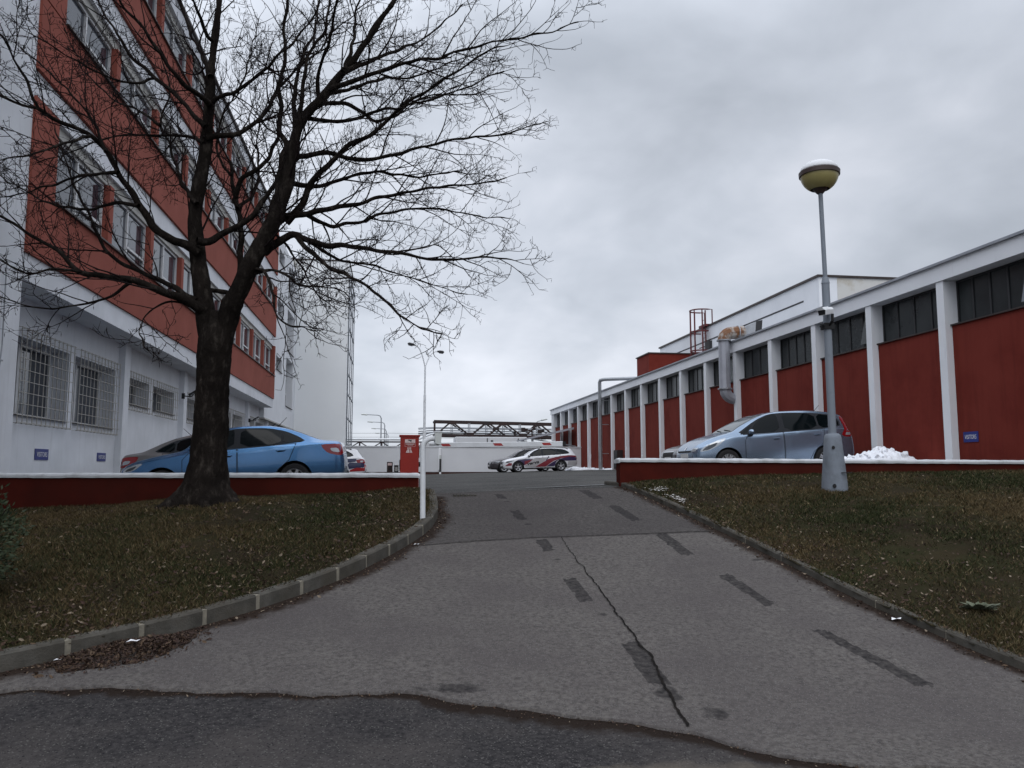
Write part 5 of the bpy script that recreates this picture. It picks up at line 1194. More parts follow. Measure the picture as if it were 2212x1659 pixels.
    for y0, y1 in ((-.55, .0), (.05, .5)):
        pa = bvh.ray_cast(Vector((s['screen'][0][0] + .03, y0, 5)), Vector((0, 0, -1)))[0]; pb2 = bvh.ray_cast(Vector((s['screen'][0][0] + .10, y1, 5)), Vector((0, 0, -1)))[0]
        w2.tube([pa + Vector((0, 0, .015)), pb2 + Vector((0, 0, .02))], 0.009, 5)
    w2.build('wiper', arch_black, t, local=True)
    ax_ = s['aerial']; pa = bvh.ray_cast(Vector((ax_, 0, 5)), Vector((0, 0, -1)))[0]
    MB().tube([pa, pa + Vector((.03, 0, .03)), pa + Vector((.20, 0, .20))], [0.02, 0.008, 0.005], 6).build('aerial', arch_black, t, local=True)
    if s.get('rails'):
        for sy in (-1, 1):
            q = []
            for i in range(12):
                x = s['rails'][0] + (s['rails'][1] - s['rails'][0]) * i / 11; h = bvh.ray_cast(Vector((x, sy * s['W'] * .335, 5)), Vector((0, 0, -1)))[0]; q.append(h + Vector((0, 0, .055 if 0 < i < 11 else .0)))
            MB().tube(q, 0.016, 6).build('roof_rail', arch_black, t, local=True)
    t.location = loc; sl = 0.03 if loc[0] > 0 else 0.055
    t.rotation_euler = (0, -sl if heading > 0 else sl, 0 if heading > 0 else math.pi)
    return t, bvh
def paint_mat(name, c, rough=0.32, metal=0.35, coat=0.6): return mat(name, c, rough, metal=metal, coat=coat, col2=tuple(v * 0.9 for v in c), nscale=1.2, spec=0.5)
blue_p = paint_mat('mid_blue_metallic', (0.075, 0.195, 0.385), 0.27, 0.8); light_p = paint_mat('light_blue_metallic', (0.24, 0.315, 0.415), 0.27, 0.8); silver_p = paint_mat('warm_silver', (0.19, 0.18, 0.18))
white_p = paint_mat('white_car_paint', (0.70, 0.71, 0.74), metal=0.0); dark_p = paint_mat('anthracite_paint', (0.05, 0.045, 0.05)); char_p = paint_mat('charcoal_paint', (0.07, 0.07, 0.075))
HB = dict(L=4.48, W=1.72, axles=(0.87, 3.47), wr=0.312, cat='car',
    top=[(0, .60), (.06, .68), (.2, .775), (.5, .86), (.95, .945), (1.22, .995), (1.45, 1.14), (1.75, 1.315), (2.0, 1.41), (2.4, 1.462), (2.85, 1.455), (3.2, 1.40), (3.55, 1.285), (3.9, 1.135), (4.05, 1.085), (4.3, 1.055), (4.40, 1.03), (4.45, .92), (4.48, .72)],
    belt=[(0, .55), (.06, .63), (.2, .71), (.5, .785), (.95, .86), (1.3, .905), (2.0, .93), (2.8, .955), (3.5, .995), (3.95, 1.01), (4.3, .99), (4.4, .96), (4.45, .85), (4.48, .64)],
    roofw=[(0, .80), (.6, .80), (1.25, .80), (1.6, .74), (2.1, .69), (2.8, .685), (3.3, .68), (3.8, .70), (4.1, .76), (4.48, .78)],
    dlo=[(1.38, .935), (2.3, .985), (3.25, 1.025), (3.72, 1.065), (3.58, 1.17), (3.30, 1.305), (2.95, 1.385), (2.45, 1.405), (2.15, 1.385), (1.85, 1.27)],
    win=[[(1.52, .965), (2.28, 1.0), (2.28, 1.375), (2.16, 1.36), (1.88, 1.255)], [(2.40, 1.005), (3.22, 1.04), (3.22, 1.285), (2.92, 1.365), (2.40, 1.38)], [(3.26, 1.045), (3.66, 1.075), (3.54, 1.165), (3.26, 1.285)]],
    doors=[([(1.28, .30), (2.34, .30), (2.34, .975), (1.40, .93), (1.28, .80)], (2.16, .84)), ([(2.36, .30), (3.02, .30), (3.16, .52), (3.38, .70), (3.52, 1.03), (2.36, .978)], (3.22, .90))],
    head=[(.10, .60), (.34, .63), (.54, .775), (.40, .765), (.15, .69)], head_in=[(.16, .62), (.32, .645), (.42, .735), (.22, .68)],
    tail=[(4.02, .985), (4.38, .985), (4.45, .90), (4.46, .76), (4.38, .74), (4.16, .80), (4.06, .90)], tail_in=[(4.20, .90), (4.36, .90), (4.40, .80), (4.24, .83)],
    sill=[(1.2, .21), (3.1, .22), (3.1, .27), (1.2, .26)], mir=(1.52, .98),
    screen=[(1.29, -.64), (1.96, -.53), (1.96, .53), (1.29, .64)], rear=('top', [(3.28, -.50), (3.94, -.55), (3.94, .55), (3.28, .50)]),
    grille=[(-.42, .54), (.42, .54), (.45, .66), (-.45, .66)], lower=[(-.6, .32), (.6, .32), (.5, .42), (-.5, .42)], bar=[(-.45, .655), (.45, .655), (.45, .68), (-.45, .68)],
    fheads=[(.48, .56), (.68, .58), (.70, .66), (.50, .66)], ftail=[(.50, .80), (.74, .78), (.74, .98), (.52, .97)], plate=.45, rplate=.88, aerial=3.05, spokes=7)
MPV = dict(L=4.52, W=1.845, axles=(0.86, 3.60), wr=0.325, cat='car',
    top=[(0, .64), (.05, .72), (.16, .81), (.45, .945), (.8, 1.045), (1.02, 1.10), (1.3, 1.26), (1.7, 1.455), (2.05, 1.575), (2.5, 1.645), (3.1, 1.66), (3.7, 1.625), (4.1, 1.565), (4.27, 1.50), (4.37, 1.30), (4.46, 1.02), (4.50, .86), (4.52, .66)],
    belt=[(0, .58), (.05, .65), (.16, .73), (.45, .84), (.8, .93), (1.1, .985), (1.7, 1.01), (2.6, 1.055), (3.4, 1.10), (4.1, 1.135), (4.3, 1.10), (4.42, .98), (4.50, .76), (4.52, .6)],
    roofw=[(0, .80), (.5, .79), (1.05, .80), (1.5, .75), (2.1, .71), (3.0, .70), (3.8, .69), (4.25, .70), (4.45, .78), (4.52, .8)],
    dlo=[(1.08, 1.005), (2.3, 1.065), (3.4, 1.125), (4.1, 1.185), (4.13, 1.34), (4.02, 1.50), (3.4, 1.575), (2.6, 1.595), (2.15, 1.565), (1.75, 1.41)],
    win=[[(1.46, 1.045), (2.36, 1.09), (2.36, 1.565), (2.14, 1.54), (1.80, 1.395)], [(2.50, 1.095), (3.42, 1.145), (3.42, 1.55), (2.62, 1.575), (2.50, 1.57)], [(3.48, 1.15), (4.06, 1.20), (4.08, 1.34), (3.98, 1.475), (3.48, 1.545)], [(1.20, 1.028), (1.40, 1.04), (1.64, 1.30)]],
    doors=[([(1.34, .30), (2.42, .30), (2.42, 1.065), (1.42, 1.00), (1.34, .85)], (2.22, .905)), ([(2.44, .30), (3.12, .30), (3.26, .55), (3.52, .74), (3.60, 1.125), (2.44, 1.068)], (3.38, .985))],
    head=[(.10, .60), (.36, .64), (.62, .76), (.86, .965), (.62, .90), (.26, .755)], head_in=[(.16, .625), (.34, .655), (.52, .745), (.60, .85), (.3, .745)],
    tail=[(4.16, 1.47), (4.26, 1.46), (4.38, 1.20), (4.44, .92), (4.22, .90), (4.08, .96), (4.22, 1.12)], tail_in=[(4.2, .95), (4.36, .95), (4.38, 1.02), (4.24, 1.03)],
    sill=[(1.28, .205), (3.2, .21), (3.2, .30), (1.28, .28)], mir=(1.50, 1.045),
    screen=[(1.06, -.69), (1.42, -.655), (2.02, -.575), (2.02, .575), (1.42, .655), (1.06, .69)], rear=('front', [(-.58, 1.12), (.58, 1.12), (.53, 1.44), (-.53, 1.44)]),
    grille=[(-.46, .60), (.46, .60), (.50, .645), (-.50, .645)], lower=[(-.62, .32), (.62, .32), (.55, .45), (-.55, .45)], bar=[(-.05, .665), (.05, .665), (.03, .75), (-.03, .75)],
    fheads=[(.46, .60), (.70, .62), (.74, .72), (.52, .70)], ftail=[(.60, .92), (.76, .92), (.74, 1.2), (.66, 1.2)], plate=.52, rplate=.80, aerial=3.78, spokes=8, split=0.16)
WAG = dict(L=4.67, W=1.81, axles=(0.90, 3.58), wr=0.325, cat='car',
    top=[(0, .60), (.05, .68), (.16, .755), (.5, .85), (1.0, .935), (1.28, .985), (1.55, 1.13), (1.85, 1.295), (2.12, 1.395), (2.55, 1.465), (3.1, 1.47), (3.7, 1.44), (4.1, 1.40), (4.28, 1.365), (4.42, 1.19), (4.55, 1.0), (4.62, .90), (4.66, .78), (4.67, .62)],
    belt=[(0, .54), (.05, .62), (.16, .69), (.5, .78), (1.0, .855), (1.4, .905), (2.1, .93), (3.0, .955), (3.8, .99), (4.25, 1.01), (4.45, .98), (4.6, .86), (4.67, .56)],
    roofw=[(0, .80), (.6, .80), (1.3, .80), (1.65, .74), (2.2, .69), (3.0, .685), (3.8, .68), (4.25, .68), (4.5, .76), (4.67, .8)],
    dlo=[(1.46, .935), (2.4, .985), (3.4, 1.02), (4.18, 1.06), (4.12, 1.18), (3.85, 1.335), (3.2, 1.405), (2.5, 1.41), (2.22, 1.385), (1.92, 1.27)],
    win=[[(1.60, .965), (2.38, 1.0), (2.38, 1.385), (2.22, 1.36), (1.95, 1.255)], [(2.50, 1.0), (3.30, 1.035), (3.30, 1.37), (2.50, 1.385)], [(3.38, 1.04), (4.10, 1.075), (4.04, 1.17), (3.80, 1.305), (3.38, 1.365)]],
    doors=[([(1.36, .30), (2.44, .30), (2.44, .975), (1.48, .93), (1.36, .80)], (2.26, .84)), ([(2.46, .30), (3.14, .30), (3.28, .52), (3.5, .70), (3.58, 1.02), (2.46, .978)], (3.36, .885))],
    head=[(.12, .575), (.50, .62), (.72, .735), (.5, .74), (.18, .68)], head_in=[(.18, .60), (.46, .635), (.56, .70), (.24, .665)],
    tail=[(4.24, .90), (4.56, .93), (4.63, .82), (4.60, .70), (4.34, .74)], tail_in=[(4.44, .85), (4.58, .86), (4.58, .78), (4.46, .78)],
    sill=[(1.25, .205), (3.2, .21), (3.2, .26), (1.25, .25)], mir=(1.60, .975),
    screen=[(1.34, -.66), (2.05, -.545), (2.05, .545), (1.34, .66)], rear=('front', [(-.60, 1.02), (.60, 1.02), (.52, 1.32), (-.52, 1.32)]),
    grille=[(-.42, .50), (.42, .50), (.44, .66), (-.44, .66)], lower=[(-.62, .31), (.62, .31), (.55, .41), (-.55, .41)], bar=[(-.45, .655), (.45, .655), (.45, .68), (-.45, .68)],
    fheads=[(.47, .56), (.70, .575), (.72, .66), (.49, .66)], ftail=[(.45, .74), (.76, .72), (.78, .90), (.48, .90)], plate=.46, rplate=.80, aerial=4.0, spokes=5, rails=(2.2, 4.1))
def at(x, y): return (x, y, lot_z(x) + 0.002)
make_car('hatchback', 'mid blue hatchback parked behind the left low wall, half hidden by the tree trunk', HB, blue_p, at(-5.44, 17.98), 1)
s2 = dict(HB); s2['W'] = 1.78
make_car('hatchback', 'warm silver car showing its sloping tail left of the tree, beyond the blue hatchback', s2, silver_p, at(-6.22 + 4.48 + 0.12, 20.2), -1)
make_car('people_carrier', 'light blue people carrier parked behind the right low wall, partly behind the lamp post', MPV, light_p, at(7.83, 20.95), 1)
make_car('estate_car', 'charcoal car whose dark nose peeps out beyond the light blue people carrier', WAG, char_p, at(8.32, 23.7), 1)
tv, bv = make_car('estate_car', 'white estate car with red and purple swooshes and lettering, parked by the far white wall', WAG, white_p, at(6.74, 49.95), 1)
make_car('estate_car', 'dark estate car mostly hidden behind the white liveried one at the far wall', WAG, dark_p, at(6.25, 52.7), 1)
tr_, br = make_car('estate_car', 'white, navy and red estate car whose tail shows right of the blue hatchback', WAG, white_p, at(-5.80, 36.95), 1)
lv_purple = paint_mat('livery_purple', (0.035, 0.022, 0.075), metal=0); lv_red = paint_mat('livery_red', (0.21, 0.022, 0.035), metal=0); lv_bright = paint_mat('livery_bright_red', (0.33, 0.012, 0.016), metal=0); lv_grey = paint_mat('livery_grey', (0.40, 0.39, 0.40), metal=0); lv_navy = paint_mat('livery_navy', (0.02, 0.025, 0.075), metal=0)
def livery(bvh, t, polys):
    for nm, P, m, e_ in polys:
        for sy in (-1, 1): decal(bvh, nm, P, 'side', m, t, e_, sy, 0.06)
ARC_F = [(.90 + .385 * math.cos(R(a)), .325 + .385 * math.sin(R(a))) for a in range(0, 181, 18)]
ARC_R = [(3.58 + .385 * math.cos(R(a)), .325 + .385 * math.sin(R(a))) for a in range(0, 181, 18)]
livery(bv, tv, [('livery_swoosh', [(.62, .62), (.92, .76), (1.30, .80), (1.85, .78), (1.62, .60), (1.30, .44), (1.285, .40)] + ARC_F[1:7], lv_purple, 0.0075),
    ('livery_swoosh', [(1.30, .66), (1.72, .745), (1.85, .78), (1.55, .56), (1.30, .42)], lv_red, 0.0085),
    ('livery_swoosh', [(.10, .40), (.50, .42), (.53, .56), (.34, .58)], lv_red, 0.0075),
    ('livery_swoosh', [(1.95, .30), (2.35, .52), (2.80, .76), (3.40, .90), (4.05, .955), (4.50, .93), (4.4, .86), (3.6, .80), (3.1, .62), (2.75, .40), (2.6, .30)], lv_red, 0.0075),
    ('livery_swoosh', [(2.65, .32), (3.05, .56), (3.45, .745), (4.15, .88), (4.55, .84), (4.62, .62), (3.97, .62)] + ARC_R[3:10] + [(3.18, .32)], lv_purple, 0.0085),
    ('livery_panel', [(3.98, .34), (4.62, .38), (4.64, .58), (4.05, .60)], lv_grey, 0.0075), ('livery_panel', [(1.30, .34), (1.95, .31), (2.5, .62), (2.9, .86), (2.0, .86), (1.5, .56)], lv_grey, 0.0068),
    ('livery_stripe', [(2.62, .64), (2.67, .64), (2.87, .94), (2.80, .94)], lv_purple, 0.0095)])
vs, fs = text_mesh('verva', 0.36, 0.35, bold=0.010)
for sy in (-1,):
    ca, sa = math.cos(R(13)), math.sin(R(13)); c0 = (1.80, .545)
    decal(bv, 'lettering', None, 'side', arch_black, tv, 0.0105, sy, 0.06, ([(c0[0] + (v[0] * ca - v[1] * sa) * 0.98, c0[1] + (v[0] * sa + v[1] * ca) * 0.72) for v in vs], fs))
livery(br, tr_, [('livery_swoosh', [(3.4, .78), (4.25, .82), (4.3, .95), (3.8, .97), (3.2, .92)], lv_navy, 0.0075), ('livery_swoosh', [(3.95, .52), (4.60, .56), (4.63, .74), (4.25, .78), (4.0, .80), (3.9, .72)], lv_navy, 0.0075),
    ('livery_swoosh', [(3.97, .40), (4.62, .40), (4.64, .52), (4.3, .56), (4.0, .48)], lv_bright, 0.0085)])
# rear of the liveried tail: red band across the tailgate
decal(br, 'livery_panel', [(-.8, .52), (.8, .52), (.8, .68), (-.8, .68)], 'front', lv_bright, tr_, 0.004, 1)
# ------------------------------------------------------------------ the bare tree
# limbs are given as picture-plane outlines read off a plane 11.5 m ahead, then bent towards or away from the camera
F_, PIT, YAW_ = 1740.0, math.atan(185.5 / 1740.0), R(8.4)
def plane_pt(u, v, Y):
    x = (u - 1106) / F_; y = (829.5 - v) / F_
    f = math.cos(PIT) - y * math.sin(PIT); z = math.sin(PIT) + y * math.cos(PIT)
    X = x * math.cos(YAW_) + f * math.sin(YAW_); Yd = -x * math.sin(YAW_) + f * math.cos(YAW_)
    return Vector((X * Y / Yd, Y, EYE + z * Y / Yd))
TY = 11.5
PX = 10.9 / 1740.0                      # metres per picture unit at the tree
LIMBS = {
 # name: (points, radii in picture units (start, end), depth offset at start, depth offset at tip, parent ends)
 'A': ([(462, 790), (456, 745), (447, 701), (438, 629), (429, 571), (421, 494), (425, 427), (434, 382), (445, 315), (452, 234), (455, 166), (463, 90), (472, 18), (477, -60), (482, -160)], (28, 3.5), 0, 0.3),
 'B': ([(466, 790), (477, 740), (490, 695), (503, 652), (526, 607), (546, 562), (566, 526), (584, 490), (607, 440), (622, 395), (629, 342), (638, 297), (652, 262), (676, 232), (706, 200), (741, 157), (765, 128), (796, 82), (822, 42), (849, 5), (885, -60), (920, -120)], (30, 2.5), 0, -0.6),
 'M': ([(512, 630), (519, 590), (520, 541), (521, 508), (516, 460), (505, 410), (498, 350)], (10, 4), 0.1, 1.0),
 'b1': ([(587, 470), (600, 408), (610, 343), (618, 304), (602, 278), (607, 229), (602, 193), (617, 114), (613, 56), (623, -10), (620, -90)], (11, 2.5), 0.1, 0.8),
 'b2': ([(618, 480), (646, 451), (662, 415), (685, 379), (711, 356), (737, 327), (773, 304), (813, 281), (849, 248), (881, 222), (930, 190), (1000, 145), (1050, 112), (1095, 95)], (10, 1.3), 0, -1.2),
 'b3': ([(600, 480), (626, 467), (666, 461), (715, 451), (780, 438), (829, 425), (881, 415), (960, 402), (1040, 396), (1095, 384)], (9, 1.2), 0, -0.5),
 'b4': ([(570, 545), (604, 519), (631, 505), (654, 512), (676, 521), (710, 531), (744, 532), (779, 535), (860, 545), (950, 562), (1040, 556), (1090, 560), (1132, 570)], (11, 1.2), 0, -1.4),
 'b5': ([(640, 508), (660, 535), (687, 555), (710, 577), (744, 593), (779, 609), (830, 648), (880, 692), (920, 712), (955, 722)], (7, 1.2), -0.1, -2.4),
 'b6': ([(600, 470), (649, 463), (687, 476), (717, 491), (744, 483), (779, 478), (860, 455), (950, 452), (1030, 466), (1100, 472)], (7, 1.2), 0, 1.4),
 'b7': ([(668, 240), (692, 225), (747, 222), (780, 242), (810, 261), (849, 252), (881, 226), (940, 205), (1010, 205), (1060, 190)], (7, 1.2), 0, 1.3),
 'b8': ([(711, 193), (750, 180), (790, 165), (870, 138), (960, 120), (1060, 92), (1150, 78), (1205, 62), (1250, 48)], (7, 1.2), -0.3, -1.8),
 'b9': ([(741, 157), (800, 130), (860, 108), (930, 72), (1000, 10)], (7, 1.5), -0.4, 0.8),
 'b10': ([(630, 345), (700, 330), (780, 345), (870, 330), (980, 302), (1080, 293), (1130, 278), (1182, 262)], (8, 1.2), 0, 0.9),
 'b11': ([(622, 395), (690, 402), (760, 380), (830, 372), (900, 382), (980, 372), (1060, 380)], (7, 1.2), 0, 1.9),
 'b12': ([(645, 268), (655, 190), (665, 120), (700, 70), (712, 0), (718, -60)], (7, 2), 0, 0.8),
 'b13': ([(690, 222), (688, 160), (710, 90), (726, 0), (735, -50)], (6, 2), -0.1, -1.2),
 'b14': ([(640, 300), (636, 200), (652, 130), (682, 60), (690, -20)], (7, 2), 0, 1.6),
 'b15': ([(745, 152), (762, 90), (770, 30), (790, -50)], (6, 2), -0.4, 0.3),
 'b16': ([(700, 205), (760, 190), (830, 170), (900, 165), (985, 130), (1040, 112)], (6, 1.2), -0.2, 2.0),
 'b17': ([(525, 610), (570, 585), (610, 590), (645, 615), (690, 618), (735, 628), (760, 650)], (5, 1), -0.1, -1.6),
 'b18': ([(540, 575), (572, 590), (590, 640), (600, 690), (640, 705), (690, 715)], (5, 1), -0.1, -1.8),
 'b19': ([(585, 490), (640, 560), (690, 640), (720, 650)], (4, 1), 0.1, 1.6),
 'b20': ([(660, 255), (740, 262), (820, 240), (900, 222), (1000, 192), (1088, 150)], (6, 1.2), -0.1, -1.9),
 'b21': ([(655, 512), (730, 560), (800, 572), (880, 598), (950, 620), (1010, 636)], (5, 1), 0, 0.8),
 'a1': ([(440, 300), (483, 291), (515, 288), (542, 271), (568, 248), (587, 222), (597, 196), (640, 150), (690, 110), (720, 60)], (8, 1.6), 0, 1.5),
 'a2': ([(452, 225), (480, 207), (509, 199), (542, 173), (581, 144), (610, 111), (660, 60), (690, 10)], (6, 1.6), 0, -1.2),
 'a3': ([(428, 545), (404, 530), (368, 517), (332, 490), (306, 449), (279, 409), (256, 368), (229, 328), (193, 292), (148, 270), (103, 247), (81, 234), (54, 229), (0, 205), (-50, 190)], (12, 2), 0, -1.4),
 'a3b': ([(83, 236), (68, 200), (38, 140), (10, 90), (-10, 60)], (4, 1.5), -1.1, -1.7),
 'a4': ([(440, 672), (422, 662), (386, 641), (342, 627), (288, 605), (225, 597), (171, 588), (135, 548), (90, 521), (45, 494), (0, 467), (-50, 450)], (13, 2), 0, -0.9),
 'a5': ([(425, 650), (386, 628), (360, 611), (315, 593), (252, 562), (225, 535), (198, 476), (162, 404), (140, 340), (120, 280)], (8, 1.5), 0, 1.2),
 'a6': ([(425, 440), (405, 415), (391, 395), (382, 360), (368, 315), (346, 270), (362, 214), (365, 170), (345, 120)], (6, 1.5), 0, 1.6),
 'a7': ([(440, 310), (413, 297), (350, 292), (288, 292), (220, 300), (150, 330), (80, 350)], (5, 1.2), 0, 1.9),
 'a8': ([(452, 225), (445, 216), (404, 189), (368, 148), (342, 108), (310, 63), (274, 22), (240, -30)], (8, 2), 0, -1.4),
 'a9': ([(445, 275), (422, 252), (386, 211), (333, 166), (288, 126), (252, 72), (225, 27), (195, -40)], (7, 2), 0, 0.8),
 'a10': ([(455, 166), (432, 110), (404, 50), (380, -40)], (7, 2), 0, 1.4),
 'a11': ([(463, 95), (436, 50), (412, -20)], (6, 2), 0.1, -0.8),
 'a12': ([(425, 520), (451, 523), (480, 505), (514, 490), (540, 470), (563, 440), (588, 408), (600, 380)], (9, 5), -0.1, 0.5),
 'a13': ([(505, 440), (522, 392), (568, 356), (587, 327), (602, 295), (600, 280)], (7, 4), 0.6, 0.7),
 'a14': ([(286, 606), (250, 632), (200, 652), (150, 662), (90, 668), (40, 655), (0, 640)], (4, 1), -0.3, -1.2),
 'a15': ([(410, 655), (350, 655), (312, 688), (302, 725), (322, 757)], (3, 1), -0.1, -0.9),
 'a16': ([(256, 372), (180, 380), (110, 400), (40, 420), (-20, 430)], (5, 1.2), -0.6, 0.4),
 'a17': ([(193, 294), (140, 310), (80, 330), (10, 345)], (4, 1.2), -0.8, -2.0),
 'a18': ([(300, 445), (250, 440), (190, 452), (110, 440), (40, 405), (-20, 370)], (5, 1.2), -0.4, 1.8),
 'a19': ([(173, 588), (120, 580), (60, 590), (0, 560)], (4, 1.2), -0.6, -1.6),
 'a20': ([(228, 328), (200, 260), (150, 200), (100, 150), (40, 100)], (4, 1.2), -0.7, 0.6),
 'a21': ([(333, 168), (290, 180), (220, 160), (130, 110), (60, 70)], (4, 1.2), 0.3, -1.5),
 'a22': ([(346, 272), (300, 240), (240, 210), (180, 150), (140, 60)], (4, 1.2), 0.8, 2.2),
 'a23': ([(437, 620), (470, 628), (500, 632)], (6, 5), 0.0, 0.1),
 'm1': ([(500, 380), (470, 330), (480, 250), (520, 190), (540, 120), (560, 40)], (4, 1.5), 0.8, 2.2),
 'm2': ([(512, 450), (545, 420), (560, 370), (555, 300), (570, 240)], (5, 1.5), 0.4, 1.9),
}
tree = thing('bare_tree', (-2.5, TY, 1.2), 'large bare tree with a dark forked trunk and dense leafless twigs, left of the driveway', 'tree')
tr = random.Random(42)
def smooth_path(P, step):
    out = catmull([tuple(p) for p in P], 8); out = [Vector(p) for p in out]
    d = [0.0]
    for a, b in zip(out, out[1:]): d.append(d[-1] + (b - a).length)
    n = max(3, int(d[-1] / step)); res = []; j = 0
    for i in range(n + 1):
        s = d[-1] * i / n
        while j < len(d) - 2 and d[j + 1] < s: j += 1
        t = (s - d[j]) / max(1e-9, d[j + 1] - d[j]); res.append((out[j].lerp(out[j + 1], min(1, max(0, t))), s / d[-1]))
    return res
class Fast:
    """Many thin tubes in one mesh."""
    def __init__(s): s.v = []; s.f = []
    def tube(s, pts, r0, r1, n):
        k = len(pts); o = len(s.v); up = None
        for i, p in enumerate(pts):
            t = pts[min(i + 1, k - 1)] - pts[max(i - 1, 0)]
            if t.length < 1e-9: t = Vector((0, 0, 1))
            t.normalize(); up = t.orthogonal() if up is None else up - t * up.dot(t)
            if up.length < 1e-6: up = t.orthogonal()
            up.normalize(); sd = t.cross(up); r = r0 + (r1 - r0) * i / (k - 1)
            for j in range(n):
                a = 6.28318 * j / n; s.v.append((p + up * (r * math.cos(a)) + sd * (r * math.sin(a)))[:])
        for i in range(k - 1):
            for j in range(n): s.f.append((o + i * n + j, o + i * n + (j + 1) % n, o + (i + 1) * n + (j + 1) % n, o + (i + 1) * n + j))
    def leafy(s, a, b, w):
        o = len(s.v); d = (b - a); sd = d.orthogonal().normalized() * w
        s.v += [a[:], (a.lerp(b, .5) + sd)[:], b[:], (a.lerp(b, .5) - sd)[:]]; s.f.append((o, o + 1, o + 2, o + 3))
boughs = Fast(); twigs = Fast(); pods = Fast()
def rnd_perp(d):
    v = Vector((tr.gauss(0, 1), tr.gauss(0, 1), tr.gauss(0, 1))); v = v - d * v.dot(d)
    return v.normalized() if v.length > 1e-6 else d.orthogonal().normalized()
def grow_path(p, d, length, n, wig, lift):
    pts = [p.copy()]; d = d.normalized(); st = length / n; drift = rnd_perp(d) * wig * 0.5
    for i in range(n):
        d = (d + Vector((tr.gauss(0, wig), tr.gauss(0, wig), tr.gauss(0, wig))) + drift * 0.4 + Vector((0, 0, lift))).normalized()
        p = p + d * st; pts.append(p.copy())
    return pts
def tip_claw(p, d):
    """The crooked little end twigs, some with a hanging seed key."""
    for _ in range(tr.choice((1, 2, 2, 3))):
        dd = (d + rnd_perp(d) * tr.uniform(0.4, 1.1) + Vector((0, 0, tr.uniform(-0.1, 0.5)))).normalized()
        q = grow_path(p, dd, tr.uniform(0.05, 0.13), 2, 0.35, 0.15); twigs.tube(q, 0.0032, 0.0022, 3)
        if tr.random() < 0.22:
            e = q[-1]; pods.leafy(e, e + Vector((tr.gauss(0, .01), tr.gauss(0, .01), -tr.uniform(0.035, 0.08))), 0.0045)
def twig(p, d, length, level):
    n = max(3, int(length / 0.06)); pts = grow_path(p, d, length, n, 0.16, 0.035 if level == 0 else 0.06)
    r0 = 0.0036 + 0.0045 * length; twigs.tube(pts, r0, 0.0026, 3)
    tip_claw(pts[-1], (pts[-1] - pts[-2]).normalized())
    for i in range(1, n):
        if tr.random() < (0.62 if level == 0 else 0.42):
            dd = (pts[i + 1] - pts[i]).normalized(); sd = (dd * tr.uniform(0.5, 1.0) + rnd_perp(dd)).normalized()
            if level == 0 and tr.random() < 0.38 and length > 0.28: twig(pts[i], sd, length * tr.uniform(0.3, 0.6), 1)
            elif tr.random() < 0.75: tip_claw(pts[i], sd)
def bough(p, d, length, r0, level=0):
    n = max(5, int(length / 0.10)); pts = grow_path(p, d, length, n, 0.085, 0.012)
    boughs.tube(pts, r0, 0.004, 5)
    twig(pts[-1], (pts[-1] - pts[-2]).normalized(), min(0.5, length * 0.4), 0)
    for i in range(2, n):
        if tr.random() < 0.60:
            dd = (pts[i + 1] - pts[i]).normalized(); sd = (dd * tr.uniform(0.6, 1.2) + rnd_perp(dd)).normalized()
            if level == 0 and length > 0.9 and tr.random() < 0.25: bough(pts[i], sd, length * tr.uniform(0.35, 0.6), r0 * 0.55, 1)
            else: twig(pts[i], sd, tr.uniform(0.16, 0.46), 0)
trunk_mb = MB()
def bark_tube(mb, path, rads, n, amp):
    """Trunk-like tube with lumpy, ridged bark."""
    k = len(path); up = Vector((1, 0, 0)); vs = []
    for i, p in enumerate(path):
        t = (path[min(i + 1, k - 1)] - path[max(i - 1, 0)]).normalized(); up = (up - t * up.dot(t)).normalized(); sd = t.cross(up)
        for j in range(n):
            a = 6.28318 * j / n; q = up * math.cos(a) + sd * math.sin(a); w_ = p + q * rads[i]
            d = amp * (0.9 * noise.noise((w_.x * 5, w_.y * 5, w_.z * 2.2)) + 0.55 * noise.noise((w_.x * 17, w_.y * 17, w_.z * 5)) + 0.35 * noise.noise((w_.x * 40, w_.y * 40, w_.z * 14)))
            vs.append(p + q * (rads[i] + d))
    mb.add(vs, [(i * n + j, i * n + (j + 1) % n, (i + 1) * n + (j + 1) % n, (i + 1) * n + j) for i in range(k - 1) for j in range(n)] + [tuple(range((k - 1) * n, k * n))])
# lower trunk with root flare
tp = [(440, 1100), (441, 1078), (444, 1050), (448, 1015), (452, 970), (454, 920), (458, 850), (463, 790), (465, 750), (468, 720), (470, 695), (471, 672)]
trd = [80, 67, 51, 43, 38, 35.5, 34, 33.5, 35, 35, 26, 12]
P = [plane_pt(u, v, TY) for u, v in tp]; cp = catmull([(*p, r * PX) for p, r in zip(P, trd)], 8)
n = 40; vs = []
for i, (x, y, z, r) in enumerate(cp):
    for j in range(n):
        a = 6.28318 * j / n; fl = max(0.0, (r - 0.29) / 0.3)
        lobes = 1 + fl * (0.30 * math.cos(5 * a + 0.6) + 0.16 * math.cos(3 * a + 2.0)); rr = r * lobes * (1 if z > 1.6 else 1)
        w_ = Vector((x + rr * math.cos(a), y + rr * math.sin(a), z))
        d = 0.024 * noise.noise((w_.x * 5, w_.y * 5, w_.z * 1.6)) + 0.020 * noise.noise((w_.x * 15, w_.y * 15, w_.z * 4)) + 0.016 * noise.noise((w_.x * 38, w_.y * 38, w_.z * 10))
        vs.append((x + (rr + d) * math.cos(a), y + (rr + d) * math.sin(a), z))
k = len(cp)
trunk_mb.add(vs, [(i * n + j, i * n + (j + 1) % n, (i + 1) * n + (j + 1) % n, (i + 1) * n + j) for i in range(k - 1) for j in range(n)])
